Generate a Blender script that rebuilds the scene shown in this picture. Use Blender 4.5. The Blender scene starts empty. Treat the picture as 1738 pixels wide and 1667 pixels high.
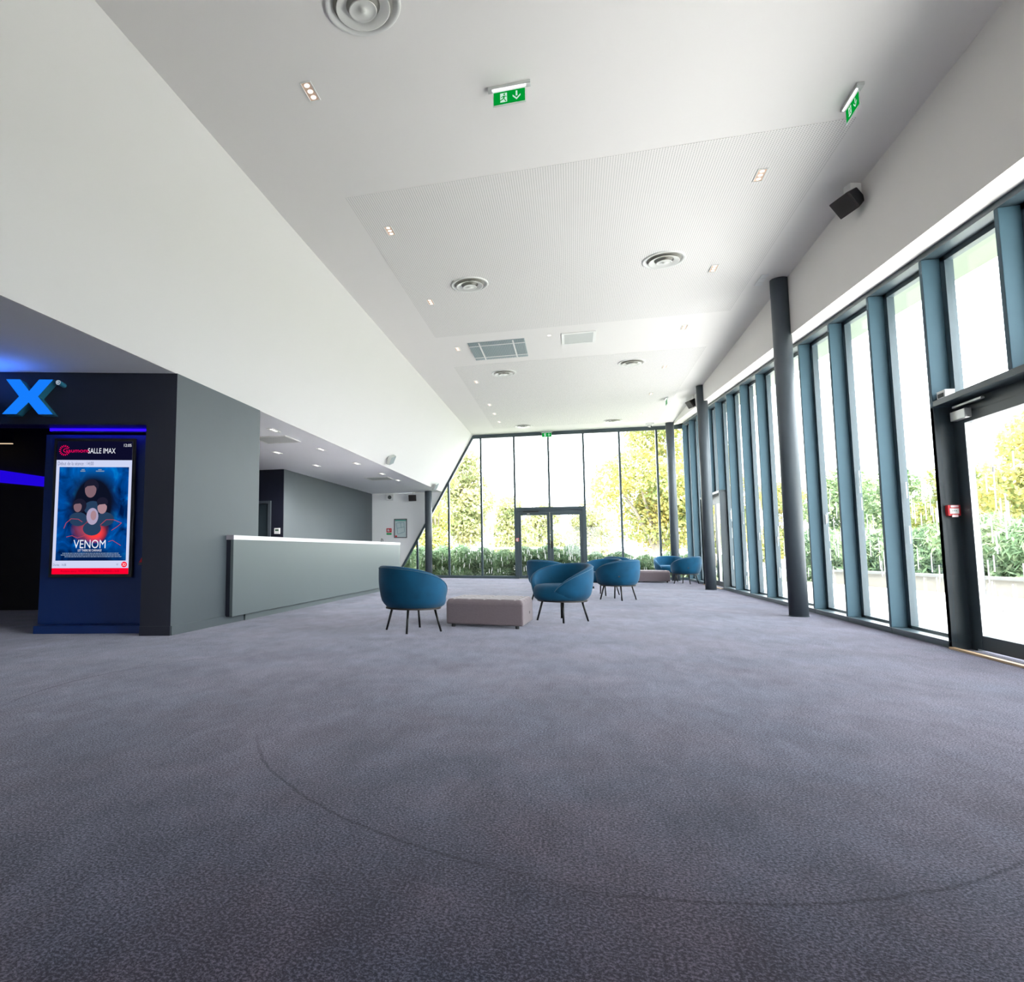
import bpy, math, random
import numpy as np
from mathutils import Matrix, Vector

C = bpy.context.scene.collection
sc = bpy.context.scene
R = math.radians

# ------------------------------------------------------------------ camera, world, exposure
def rot_cam(y, p, r):
    return Matrix.Rotation(y, 3, 'Z') @ Matrix.Rotation(p, 3, 'X') @ Matrix.Rotation(r, 3, 'Y')
cam_data = bpy.data.cameras.new('camera')
cam = bpy.data.objects.new('camera', cam_data); C.objects.link(cam)
M = rot_cam(R(15.76), R(5.31), R(0.12))
cam.matrix_world = Matrix.Translation((0, 0, 0.9)) @ (M @ Matrix.Rotation(R(90), 3, 'X')).to_4x4()
cam_data.sensor_fit = 'HORIZONTAL'; cam_data.sensor_width = 36.0
cam_data.lens = 1098.8 * 36.0 / 1738.0
cam_data.shift_x = (869.0 - 660.5) / 1738.0
cam_data.shift_y = -(833.5 - 833.0) / 1738.0
cam_data.clip_start = 0.05; cam_data.clip_end = 400
sc.camera = cam

world = bpy.data.worlds.new('overcast_sky'); sc.world = world; world.use_nodes = True
bg = world.node_tree.nodes['Background']
bg.inputs['Color'].default_value = (0.92, 0.97, 1.0, 1); bg.inputs['Strength'].default_value = 3.3
sc.view_settings.view_transform = 'Standard'; sc.view_settings.look = 'None'
EV = 1.85
sc.view_settings.exposure = EV; sc.view_settings.gamma = 1.0; sc.view_settings.use_curve_mapping = False
sun_d = bpy.data.lights.new('sun', 'SUN'); sun_d.energy = 8.0; sun_d.angle = R(12); sun_d.color = (1.0, 0.96, 0.90)
sun = bpy.data.objects.new('sun', sun_d); C.objects.link(sun)
sun.rotation_euler = Vector((0.10, 0.62, -0.78)).to_track_quat('-Z', 'Y').to_euler()
sc.cycles.max_bounces = 10; sc.cycles.diffuse_bounces = 6; sc.cycles.transparent_max_bounces = 24
sc.cycles.use_denoising = True
sc.cycles.sample_clamp_indirect = 8.0

# ------------------------------------------------------------------ materials
def new_mat(name):
    m = bpy.data.materials.new(name); m.use_nodes = True
    return m, m.node_tree, m.node_tree.nodes['Principled BSDF']
def paint(name, col, rough=0.5, metal=0.0, noise=0.0, scale=8.0, bump=0.0, spec=0.5, sheen=0.0, coat=0.0):
    m, t, b = new_mat(name)
    b.inputs['Base Color'].default_value = (*col, 1); b.inputs['Roughness'].default_value = rough
    b.inputs['Metallic'].default_value = metal; b.inputs['Specular IOR Level'].default_value = spec
    b.inputs['Sheen Weight'].default_value = sheen
    n = t.nodes.new('ShaderNodeTexNoise'); n.inputs['Scale'].default_value = scale; n.inputs['Detail'].default_value = 4
    co = t.nodes.new('ShaderNodeTexCoord'); t.links.new(co.outputs['Object'], n.inputs['Vector'])
    if noise:
        mx = t.nodes.new('ShaderNodeMix'); mx.data_type = 'RGBA'
        mx.inputs[6].default_value = (*[c * (1 - noise) for c in col], 1)
        mx.inputs[7].default_value = (*[min(1, c * (1 + noise)) for c in col], 1)
        t.links.new(n.outputs['Fac'], mx.inputs[0]); t.links.new(mx.outputs[2], b.inputs['Base Color'])
    if bump:
        bp = t.nodes.new('ShaderNodeBump'); bp.inputs['Strength'].default_value = bump; bp.inputs['Distance'].default_value = 0.01
        t.links.new(n.outputs['Fac'], bp.inputs['Height']); t.links.new(bp.outputs['Normal'], b.inputs['Normal'])
    return m
def glow(name, col, strength=1.0):
    m = bpy.data.materials.new(name); m.use_nodes = True; t = m.node_tree; t.nodes.clear()
    e = t.nodes.new('ShaderNodeEmission'); o = t.nodes.new('ShaderNodeOutputMaterial')
    e.inputs['Color'].default_value = (*col, 1); e.inputs['Strength'].default_value = strength / 2 ** EV
    t.links.new(e.outputs[0], o.inputs[0]); return m
def glass_mat(name, tint=(0.975, 0.985, 0.985), refl=1.0):
    m = bpy.data.materials.new(name); m.use_nodes = True; t = m.node_tree; t.nodes.clear()
    tr = t.nodes.new('ShaderNodeBsdfTransparent'); tr.inputs[0].default_value = (*tint, 1)
    gl = t.nodes.new('ShaderNodeBsdfGlossy'); gl.inputs['Roughness'].default_value = 0.02
    lw = t.nodes.new('ShaderNodeLayerWeight'); lw.inputs[0].default_value = 0.5
    pw = t.nodes.new('ShaderNodeMath'); pw.operation = 'POWER'; pw.inputs[1].default_value = 5.0; t.links.new(lw.outputs['Facing'], pw.inputs[0])
    fr = t.nodes.new('ShaderNodeMath'); fr.operation = 'MULTIPLY_ADD'; fr.inputs[1].default_value = 0.45 * refl; fr.inputs[2].default_value = 0.025 * refl; t.links.new(pw.outputs[0], fr.inputs[0])
    mx = t.nodes.new('ShaderNodeMixShader'); o = t.nodes.new('ShaderNodeOutputMaterial')
    t.links.new(fr.outputs[0], mx.inputs[0]); t.links.new(tr.outputs[0], mx.inputs[1]); t.links.new(gl.outputs[0], mx.inputs[2])
    t.links.new(mx.outputs[0], o.inputs[0]); return m
def film_mat(name):
    m, t, b = new_mat(name); b.inputs['Base Color'].default_value = (0.9, 0.9, 0.9, 1)
    tl = t.nodes.new('ShaderNodeBsdfTranslucent'); tl.inputs[0].default_value = (0.95, 0.95, 0.95, 1)
    mx = t.nodes.new('ShaderNodeMixShader'); mx.inputs[0].default_value = 0.35
    t.links.new(b.outputs[0], mx.inputs[1]); t.links.new(tl.outputs[0], mx.inputs[2]); t.links.new(mx.outputs[0], t.nodes['Material Output'].inputs[0]); return m
GROOVES = ((0.21, 3.81, 1.92, -0.9, 2.28, 1.1), (0.01, 3.59, 1.71, 0.75, 2.06, 0.9), (-1.47, 3.81, 1.9, -3.3, 4.2, 1.3))
def carpet_mat():
    m, t, b = new_mat('carpet')
    N = t.nodes.new; L = t.links.new
    co = N('ShaderNodeTexCoord')
    fine = N('ShaderNodeTexNoise'); fine.inputs['Scale'].default_value = 120; fine.inputs['Detail'].default_value = 5; fine.inputs['Roughness'].default_value = 0.8
    patch = N('ShaderNodeTexNoise'); patch.inputs['Scale'].default_value = 1.3; patch.inputs['Detail'].default_value = 9; patch.inputs['Roughness'].default_value = 0.66; patch.inputs['Distortion'].default_value = 0.7
    mid = N('ShaderNodeTexNoise'); mid.inputs['Scale'].default_value = 3.6; mid.inputs['Distortion'].default_value = 0.5; mid.inputs['Detail'].default_value = 6; mid.inputs['Roughness'].default_value = 0.7
    for n in (fine, patch): L(co.outputs['Object'], n.inputs['Vector'])
    m2 = N('ShaderNodeMapping'); m2.inputs['Rotation'].default_value = (0, 0, 0.5); m2.inputs['Scale'].default_value = (1.9, 0.8, 1); L(co.outputs['Object'], m2.inputs['Vector']); L(m2.outputs[0], mid.inputs['Vector'])
    mp = N('ShaderNodeMapping'); mp.inputs['Location'].default_value = (-0.6, -2.6, 0); L(co.outputs['Object'], mp.inputs['Vector'])
    # curved brush tracks left in the pile
    wv = N('ShaderNodeTexWave'); wv.wave_type = 'RINGS'; wv.rings_direction = 'Z'; wv.inputs['Scale'].default_value = 0.22
    wv.inputs['Distortion'].default_value = 2.5; wv.inputs['Detail'].default_value = 3; wv.inputs['Detail Scale'].default_value = 1.2
    L(mp.outputs[0], wv.inputs['Vector'])
    r1 = N('ShaderNodeValToRGB'); r1.color_ramp.elements[0].position = 0.33; r1.color_ramp.elements[1].position = 0.68
    r1.color_ramp.elements[0].color = (0.022, 0.020, 0.031, 1); r1.color_ramp.elements[1].color = (0.104, 0.092, 0.132, 1)
    a = N('ShaderNodeMath'); a.operation = 'MULTIPLY_ADD'; a.inputs[1].default_value = 0.27
    L(patch.outputs['Fac'], a.inputs[0])
    k = N('ShaderNodeMath'); k.operation = 'MULTIPLY_ADD'; k.inputs[1].default_value = 0.02; k.inputs[2].default_value = 0.15
    L(wv.outputs['Fac'], k.inputs[0])
    k2 = N('ShaderNodeMath'); k2.operation = 'MULTIPLY_ADD'; k2.inputs[1].default_value = 0.30; L(mid.outputs['Fac'], k2.inputs[0]); L(k.outputs[0], k2.inputs[2])
    L(k2.outputs[0], a.inputs[2])
    f2 = N('ShaderNodeMath'); f2.operation = 'MULTIPLY_ADD'; f2.inputs[1].default_value = 2.4; f2.inputs[2].default_value = -1.24
    L(fine.outputs['Fac'], f2.inputs[0])
    s = N('ShaderNodeMath'); s.operation = 'ADD'; L(a.outputs[0], s.inputs[0]); L(f2.outputs[0], s.inputs[1])
    L(s.outputs[0], r1.inputs[0])
    # warm and cool patches of pile
    hn = N('ShaderNodeTexNoise'); hn.inputs['Scale'].default_value = 0.8; hn.inputs['Detail'].default_value = 6; hn.inputs['Roughness'].default_value = 0.65; L(co.outputs['Object'], hn.inputs['Vector'])
    hr = N('ShaderNodeValToRGB'); hr.color_ramp.elements[0].position = 0.42; hr.color_ramp.elements[1].position = 0.58
    hr.color_ramp.elements[0].color = (0.86, 0.98, 1.06, 1); hr.color_ramp.elements[1].color = (1.10, 0.97, 0.97, 1); L(hn.outputs['Fac'], hr.inputs[0])
    hm = N('ShaderNodeMix'); hm.data_type = 'RGBA'; hm.blend_type = 'MULTIPLY'; hm.inputs[0].default_value = 1.0; L(r1.outputs[0], hm.inputs[6]); L(hr.outputs[0], hm.inputs[7])
    col = hm.outputs[2]; keep = None
    # thin curved grooves pressed into the pile: circle centre, radius, middle of the arc, reach
    wob = N('ShaderNodeTexNoise'); wob.inputs['Scale'].default_value = 6; L(co.outputs['Object'], wob.inputs['Vector'])
    for (cx, cy, rad, mx_, my_, reach) in GROOVES:
        ds = N('ShaderNodeVectorMath'); ds.operation = 'DISTANCE'; ds.inputs[1].default_value = (cx, cy, 0); L(co.outputs['Object'], ds.inputs[0])
        w1 = N('ShaderNodeMath'); w1.operation = 'MULTIPLY_ADD'; w1.inputs[1].default_value = 0.03; L(wob.outputs['Fac'], w1.inputs[0]); L(ds.outputs['Value'], w1.inputs[2])
        d1 = N('ShaderNodeMath'); d1.operation = 'SUBTRACT'; d1.inputs[1].default_value = rad + 0.015; L(w1.outputs[0], d1.inputs[0])
        d2 = N('ShaderNodeMath'); d2.operation = 'ABSOLUTE'; L(d1.outputs[0], d2.inputs[0])
        d3 = N('ShaderNodeMapRange'); d3.inputs[1].default_value = 0.003; d3.inputs[2].default_value = 0.011; d3.inputs[3].default_value = 0.38; d3.inputs[4].default_value = 0.0; L(d2.outputs[0], d3.inputs[0])
        dm = N('ShaderNodeVectorMath'); dm.operation = 'DISTANCE'; dm.inputs[1].default_value = (mx_, my_, 0); L(co.outputs['Object'], dm.inputs[0])
        d4 = N('ShaderNodeMapRange'); d4.inputs[1].default_value = reach * 0.6; d4.inputs[2].default_value = reach; d4.inputs[3].default_value = 1.0; d4.inputs[4].default_value = 0.0; L(dm.outputs['Value'], d4.inputs[0])
        mm = N('ShaderNodeMath'); mm.operation = 'MULTIPLY'; L(d3.outputs[0], mm.inputs[0]); L(d4.outputs[0], mm.inputs[1])
        gm = N('ShaderNodeMix'); gm.data_type = 'RGBA'; gm.inputs[7].default_value = (0.014, 0.013, 0.018, 1); L(mm.outputs[0], gm.inputs[0]); L(col, gm.inputs[6]); col = gm.outputs[2]
        iv = N('ShaderNodeMath'); iv.operation = 'SUBTRACT'; iv.inputs[0].default_value = 1.0; L(mm.outputs[0], iv.inputs[1])
        if keep is None: keep = iv
        else:
            kk = N('ShaderNodeMath'); kk.operation = 'MULTIPLY'; L(keep.outputs[0], kk.inputs[0]); L(iv.outputs[0], kk.inputs[1]); keep = kk
    L(col, b.inputs['Base Color'])
    shm = N('ShaderNodeMath'); shm.operation = 'MULTIPLY'; L(keep.outputs[0], shm.inputs[1])
    b.inputs['Roughness'].default_value = 0.95; b.inputs['Specular IOR Level'].default_value = 0.1
    sw = N('ShaderNodeMapRange'); sw.inputs[1].default_value = 0.2; sw.inputs[2].default_value = 0.8; sw.inputs[3].default_value = 0.18; sw.inputs[4].default_value = 0.70; L(s.outputs[0], sw.inputs[0])
    b.inputs['Sheen Weight'].default_value = 0.37; b.inputs['Sheen Roughness'].default_value = 0.35
    b.inputs['Sheen Tint'].default_value = (0.85, 0.85, 1.0, 1)
    L(sw.outputs[0], shm.inputs[0]); L(shm.outputs[0], b.inputs['Sheen Weight'])
    bp = N('ShaderNodeBump'); bp.inputs['Strength'].default_value = 0.2; bp.inputs['Distance'].default_value = 0.004
    L(f2.outputs[0], bp.inputs['Height']); L(bp.outputs[0], b.inputs['Normal'])
    return m
def perforated_mat(pitch=0.025, rad=0.0053):
    m, t, b = new_mat('perforated_plaster')
    N = t.nodes.new; L = t.links.new
    co = N('ShaderNodeTexCoord'); sx = N('ShaderNodeSeparateXYZ'); L(co.outputs['Object'], sx.inputs[0])
    sq = []
    for i in (0, 1):
        d = N('ShaderNodeMath'); d.operation = 'DIVIDE'; d.inputs[1].default_value = pitch; L(sx.outputs[i], d.inputs[0])
        f = N('ShaderNodeMath'); f.operation = 'FRACT'; L(d.outputs[0], f.inputs[0])
        u = N('ShaderNodeMath'); u.operation = 'SUBTRACT'; u.inputs[1].default_value = 0.5; L(f.outputs[0], u.inputs[0])
        q = N('ShaderNodeMath'); q.operation = 'MULTIPLY'; L(u.outputs[0], q.inputs[0]); L(u.outputs[0], q.inputs[1]); sq.append(q)
    ad = N('ShaderNodeMath'); L(sq[0].outputs[0], ad.inputs[0]); L(sq[1].outputs[0], ad.inputs[1])
    lt = N('ShaderNodeMath'); lt.operation = 'LESS_THAN'; lt.inputs[1].default_value = (rad / pitch) ** 2; L(ad.outputs[0], lt.inputs[0])
    mx = N('ShaderNodeMix'); mx.data_type = 'RGBA'; mx.inputs[6].default_value = (*WHITE, 1); mx.inputs[7].default_value = (0.36, 0.36, 0.35, 1)
    L(lt.outputs[0], mx.inputs[0]); L(mx.outputs[2], b.inputs['Base Color']); b.inputs['Roughness'].default_value = 0.8
    return m
def leaf_mat(name, cols, scale=0.9):
    m, t, b = new_mat(name)
    N = t.nodes.new; L = t.links.new
    at = N('ShaderNodeAttribute'); at.attribute_name = 'leaf_tone'
    rp = N('ShaderNodeValToRGB')
    el = rp.color_ramp.elements
    while len(el) < len(cols): el.new(0.5)
    for i, c in enumerate(cols):
        el[i].position = i / (len(cols) - 1); el[i].color = (*c, 1)
    L(at.outputs['Fac'], rp.inputs[0]); L(rp.outputs[0], b.inputs['Base Color'])
    b.inputs['Roughness'].default_value = 0.5
    tl = N('ShaderNodeBsdfTranslucent'); L(rp.outputs[0], tl.inputs[0])
    mx = N('ShaderNodeMixShader'); mx.inputs[0].default_value = 0.4
    out = t.nodes['Material Output']
    L(b.outputs[0], mx.inputs[1]); L(tl.outputs[0], mx.inputs[2]); L(mx.outputs[0], out.inputs[0])
    return m

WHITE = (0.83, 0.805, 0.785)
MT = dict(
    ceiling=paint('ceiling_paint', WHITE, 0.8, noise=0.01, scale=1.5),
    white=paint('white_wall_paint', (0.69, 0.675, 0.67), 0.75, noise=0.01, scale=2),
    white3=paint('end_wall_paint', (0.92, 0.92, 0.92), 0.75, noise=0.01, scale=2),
    white2=paint('warm_white_wall_paint', (0.78, 0.75, 0.725), 0.75, noise=0.01, scale=2),  # one even warm white for the right and rear walls
    soffit=paint('soffit_paint', (0.90, 0.91, 0.94), 0.75, noise=0.02, scale=1.5),
    greige=paint('grey_green_paint', (0.066, 0.083, 0.095), 0.5, noise=0.05, scale=2.5),
    counter=paint('counter_lacquer', (0.105, 0.130, 0.138), 0.42, noise=0.03, scale=2.0),
    navy=paint('navy_paint', (0.007, 0.009, 0.022), 0.5, noise=0.10, scale=3),
    panelblue=paint('deep_blue_laminate', (0.002, 0.024, 0.13), 0.45, noise=0.05, scale=3),
    black=paint('black_paint', (0.006, 0.006, 0.008), 0.6, noise=0.1),
    frame=paint('anthracite_frame', (0.05, 0.075, 0.09), 0.33, noise=0.03, scale=20),
    framedark=paint('dark_frame', (0.026, 0.040, 0.050), 0.4, noise=0.04, scale=20),
    fin=paint('blue_grey_metal', (0.052, 0.106, 0.140), 0.55, noise=0.03, scale=14, spec=0.3),
    column=paint('column_paint', (0.070, 0.086, 0.102), 0.46, noise=0.03, scale=6),
    glass=glass_mat('window_glass'),
    dash=film_mat('white_film'),
    steel=paint('brushed_steel', (0.55, 0.56, 0.56), 0.35, 0.8, noise=0.05, scale=30),
    alu=paint('white_metal', (0.78, 0.78, 0.76), 0.4, noise=0.02),
    wood=paint('pale_wood', (0.48, 0.33, 0.20), 0.5, noise=0.2, scale=30),
    plastic=paint('white_plastic', (0.82, 0.82, 0.82), 0.4, noise=0.01),
    blackp=paint('black_plastic', (0.012, 0.013, 0.015), 0.45, noise=0.1, scale=40),
    grille=paint('speaker_mesh', (0.028, 0.022, 0.022), 0.6, noise=0.3, scale=300),
    red=paint('red_plastic', (0.62, 0.02, 0.03), 0.4, noise=0.02),
    stone=paint('white_stone', (0.84, 0.83, 0.86), 0.3, noise=0.05, scale=6),
    stoneend=paint('grey_veined_stone', (0.40, 0.37, 0.42), 0.3, noise=0.3, scale=9),
    velvet=paint('blue_velvet', (0.0008, 0.064, 0.138), 0.75, noise=0.55, scale=5, bump=0.15, spec=0.2, sheen=0.10),
    seam=paint('pale_blue_piping', (0.06, 0.14, 0.21), 0.7, noise=0.05),
    ottoman=paint('mauve_grey_felt', (0.170, 0.136, 0.148), 0.9, noise=0.10, scale=60, bump=0.2, spec=0.1, sheen=0.3),
    leg=paint('black_metal', (0.008, 0.008, 0.009), 0.4, noise=0.05),
    baseply=paint('dark_plywood', (0.016, 0.012, 0.010), 0.5, noise=0.2, scale=40),
    vent=paint('grey_vent', (0.40, 0.47, 0.48), 0.5, noise=0.05, scale=30),
    ventw=paint('pale_vent', (0.52, 0.54, 0.52), 0.5, noise=0.05, scale=30),
    ring=paint('diffuser_metal', (0.74, 0.74, 0.71), 0.35, 0.1, noise=0.02),
    ringdark=paint('diffuser_gap', (0.34, 0.33, 0.30), 0.45, noise=0.1),
    copper=paint('peach_reflector', (0.85, 0.62, 0.48), 0.35, noise=0.03),
    lamp=glow('lamp_glow', (1.0, 0.84, 0.72), 2.0),
    paving=paint('pale_paving', (0.66, 0.65, 0.63), 0.8, noise=0.05, scale=3),
    concrete=paint('pale_concrete', (0.125, 0.12, 0.105), 0.85, noise=0.12, scale=4),
    coping=paint('coping_stone', (0.10, 0.105, 0.105), 0.8, noise=0.1, scale=6),
    grass=paint('rough_grass', (0.10, 0.125, 0.05), 0.9, noise=0.4, scale=2.5, bump=0.3),
    road=paint('pale_asphalt', (0.42, 0.42, 0.42), 0.9, noise=0.06, scale=3),
    bark=paint('pale_bark', (0.23, 0.20, 0.165), 0.9, noise=0.4, scale=9, bump=0.4),
    eave=paint('eave_reflected_green', (0.16, 0.20, 0.16), 0.3, 0.2, noise=0.03, scale=3),  # green of the mirrored foliage is put into the base colour
    carwhite=paint('car_white', (0.85, 0.85, 0.85), 0.3, noise=0.01),
    carglass=paint('car_window', (0.05, 0.06, 0.07), 0.1, noise=0.05),
    rail=paint('galvanised_rail', (0.27, 0.28, 0.29), 0.5, 0.3, noise=0.05),
    soffit_lamp=glow('soffit_lamp_glow', (1.0, 0.96, 0.92), 3.0),
)
MT['carpet'] = carpet_mat(); MT['perf'] = perforated_mat()

# ------------------------------------------------------------------ geometry helpers
class B:
    def __init__(s): s.v = []; s.f = []
    def add(s, vs, fs):
        n = len(s.v); s.v += [tuple(x) for x in vs]; s.f += [tuple(i + n for i in q) for q in fs]; return s
    def box(s, x0, x1, y0, y1, z0, z1):
        v = [(x, y, z) for z in (z0, z1) for y in (y0, y1) for x in (x0, x1)]
        return s.add(v, [(0, 2, 3, 1), (4, 5, 7, 6), (0, 1, 5, 4), (2, 6, 7, 3), (0, 4, 6, 2), (1, 3, 7, 5)])
    def obox(s, o, U, V, W):                     # parallelepiped from corner o
        o, U, V, W = map(Vector, (o, U, V, W))
        v = [o + a * U + b * V + c * W for c in (0, 1) for b in (0, 1) for a in (0, 1)]
        f = [(0, 2, 3, 1), (4, 5, 7, 6), (0, 1, 5, 4), (2, 6, 7, 3), (0, 4, 6, 2), (1, 3, 7, 5)]
        if U.cross(V).dot(W) < 0: f = [q[::-1] for q in f]
        return s.add(v, f)
    def prism(s, pts, ext):                      # polygon of 3D points swept by vector
        n = len(pts); e = Vector(ext); p = [Vector(x) for x in pts]
        nn = Vector((0, 0, 0))
        for i in range(n): nn += p[i].cross(p[(i + 1) % n])
        if nn.dot(e) > 0: p = p[::-1]
        v = p + [x + e for x in p]
        return s.add(v, [tuple(range(n)), tuple(range(2 * n - 1, n - 1, -1))] +
                     [(i, i + n, (i + 1) % n + n, (i + 1) % n) for i in range(n)])
    def poly(s, pts): return s.add(pts, [tuple(range(len(pts)))])
    def tube(s, p0, p1, r0, r1=None, n=12, cap=True):
        r1 = r0 if r1 is None else r1
        p0, p1 = Vector(p0), Vector(p1); d = (p1 - p0).normalized()
        a = d.orthogonal().normalized(); b = d.cross(a)
        v = [p + (a * math.cos(2 * math.pi * i / n) + b * math.sin(2 * math.pi * i / n)) * r for p, r in ((p0, r0), (p1, r1)) for i in range(n)]
        f = [(i, (i + 1) % n, (i + 1) % n + n, i + n) for i in range(n)]
        if cap: f += [tuple(range(n - 1, -1, -1)), tuple(range(n, 2 * n))]
        return s.add(v, f)
    def path(s, pts, r, n=8, closed=False):
        P = [Vector(p) for p in pts]; m = len(P); rings = []
        for i in range(m):
            a = P[(i - 1) % m] if closed or i else P[0]; b = P[(i + 1) % m] if closed or i < m - 1 else P[-1]
            d = (b - a).normalized(); up = Vector((0, 0, 1)) if abs(d.z) < 0.95 else Vector((1, 0, 0))
            x = d.cross(up).normalized(); y = x.cross(d)
            rr = r[i] if isinstance(r, (list, tuple)) else r
            rings.append([P[i] + (x * math.cos(2 * math.pi * j / n) + y * math.sin(2 * math.pi * j / n)) * rr for j in range(n)])
        v = [q for g in rings for q in g]; f = []
        for i in range(m if closed else m - 1):
            k = (i + 1) % m
            f += [(i * n + j, i * n + (j + 1) % n, k * n + (j + 1) % n, k * n + j) for j in range(n)]
        if not closed: f += [tuple(range(n - 1, -1, -1)), tuple((m - 1) * n + j for j in range(n))]
        return s.add(v, f)
    def lathe(s, prof, n=32, c=(0, 0, 0), sx=1.0, sy=1.0):
        v = []; f = []; m = len(prof)
        for r, z in prof:
            for i in range(n):
                a = 2 * math.pi * i / n; v.append((c[0] + r * math.cos(a) * sx, c[1] + r * math.sin(a) * sy, c[2] + z))
        for k in range(m - 1):
            f += [(k * n + i, k * n + (i + 1) % n, (k + 1) * n + (i + 1) % n, (k + 1) * n + i) for i in range(n)]
        return s.add(v, f)
    def build(s, name, m, parent=None, bevel=0.0, smooth=False, loc=None, seg=2):
        me = bpy.data.meshes.new(name); me.from_pydata(s.v, [], s.f); me.validate(); me.update()
        me.materials.append(m)
        if smooth: me.polygons.foreach_set('use_smooth', [True] * len(me.polygons))
        o = bpy.data.objects.new(name, me); C.objects.link(o)
        if parent is not None: o.parent = parent
        if loc is not None: o.location = loc
        if bevel:
            md = o.modifiers.new('bevel', 'BEVEL'); md.width = bevel; md.segments = seg; md.limit_method = 'ANGLE'
        return o
def tag(o, label, cat, group=None, kind=None):
    o['label'] = label; o['category'] = cat
    if group: o['group'] = group
    if kind: o['kind'] = kind
    return o
def thing(name, loc, label, cat, rz=0.0, group=None, kind=None):
    o = bpy.data.objects.new(name, None); C.objects.link(o); o.empty_display_size = 0.1
    o.location = loc; o.rotation_euler = (0, 0, rz)
    return tag(o, label, cat, group, kind)
def struct(name, b, m, label, cat, **k):
    return tag(b.build(name, m, **k), label, cat, kind='structure')
def part(o, label): o['label'] = label; return o
def copy_tree(o, parent=None):
    c = o.copy(); C.objects.link(c)
    if parent is not None: c.parent = parent
    for ch in list(o.children): copy_tree(ch, c)
    return c
_dg = None
def text(body, m, parent, name, O, U, V, w, h, lift=0.0, extrude=0.0):
    """lettering filling a w x h rectangle from O along unit vectors U (right) and V (up)"""
    cu = bpy.data.curves.new('lettering', 'FONT'); cu.body = body; cu.size = 1; cu.resolution_u = 3
    t = bpy.data.objects.new('lettering', cu); C.objects.link(t)
    bpy.context.view_layer.update()
    me = bpy.data.meshes.new_from_object(t.evaluated_get(bpy.context.evaluated_depsgraph_get()))
    bpy.data.objects.remove(t); bpy.data.curves.remove(cu)
    co = np.empty(len(me.vertices) * 3); me.vertices.foreach_get('co', co); co = co.reshape(-1, 3)
    mn, mx = co.min(0), co.max(0)
    U, V, O = Vector(U), Vector(V), Vector(O); Nn = U.cross(V)
    a = (co[:, 0] - mn[0]) / max(1e-6, mx[0] - mn[0]) * w; b = (co[:, 1] - mn[1]) / max(1e-6, mx[1] - mn[1]) * h
    P = np.outer(a, U) + np.outer(b, V) + np.array(O + Nn * lift)
    me.vertices.foreach_set('co', P.ravel()); me.materials.clear(); me.materials.append(m); me.name = name; me.update()
    o = bpy.data.objects.new(name, me); C.objects.link(o); o.parent = parent
    return o

# ------------------------------------------------------------------ key dimensions
H_C = 4.752                      # main ceiling
X_R = 3.31                       # inner face of the glazed right side
Y_F = 21.42                      # far glazed wall
Y_N = -3.5                       # behind the viewpoint
SLOPE = 1.76                     # inclination of the white bulkhead (dz/dx)
XB0, XB1, Z_S = -3.125, -4.194, 2.871
def x_diag(z): return XB0 - (H_C - z) / SLOPE
def z_diag(x): return H_C + (x - XB0) * SLOPE
def z_head(y): return 3.632 + 0.0728 * (y - 5.71)
FA = R(18); P0 = Vector((-4.18, 6.15, 0))
FU = Vector((-math.cos(FA), -math.sin(FA), 0)); FN = Vector((math.sin(FA), -math.cos(FA), 0))
def fp(s, off, z): return P0 + FU * s + FN * off + Vector((0, 0, z))
UP = Vector((0, 0, 1))

# ------------------------------------------------------------------ room shell
struct('floor', B().box(-12.2, 3.56, Y_N - 0.2, Y_F + 0.06, -0.2, 0), MT['carpet'], 'dark mottled purple grey carpet over the whole foyer floor', 'floor')
ceil = struct('ceiling', B().box(XB0 - 0.4, 3.4, Y_N - 0.2, Y_F + 0.1, H_C, H_C + 0.2), MT['ceiling'], 'smooth white plaster ceiling over the tall part of the foyer', 'ceiling')
for x0, x1, y0, y1 in ((-2.29, 2.55, 6.38, 11.24), (-2.31, 2.55, 13.18, 20.4)):
    part(B().box(x0, x1, y0, y1, H_C - 0.004, H_C + 0.02).build('perforated_panel', MT['perf'], ceil), 'white ceiling panel with rows of tiny round holes')
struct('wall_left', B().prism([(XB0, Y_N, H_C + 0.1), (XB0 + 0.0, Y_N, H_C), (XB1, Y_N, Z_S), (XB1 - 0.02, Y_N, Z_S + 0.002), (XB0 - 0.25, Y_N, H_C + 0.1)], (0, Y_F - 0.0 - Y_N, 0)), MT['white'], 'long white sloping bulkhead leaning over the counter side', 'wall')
struct('ceiling_lower', B().box(-12.2, XB1 - 0.02, Y_N - 0.2, Y_F, Z_S + 0.001, Z_S + 0.15), MT['soffit'], 'low grey ceiling over the counter and the auditorium entrance', 'ceiling')
yy0, yy1 = Y_N - 0.2, Y_F + 0.1
bR = B(); Xi, Xo = 3.03, 3.56
q = lambda y: [(Xi, y, z_head(y) - 0.03), (X_R, y, z_head(y)), (Xo, y, z_head(y)), (Xo, y, H_C), (Xi, y, H_C)]
bR.add(q(yy0) + q(yy1), [(0, 1, 2, 3, 4)[::-1], (5, 6, 7, 8, 9)] + [(i, (i + 1) % 5, (i + 1) % 5 + 5, i + 5) for i in range(5)])
struct('wall_right', bR, MT['white2'], 'plain wall band above the tall right windows, deeper towards the front', 'wall')
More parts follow.
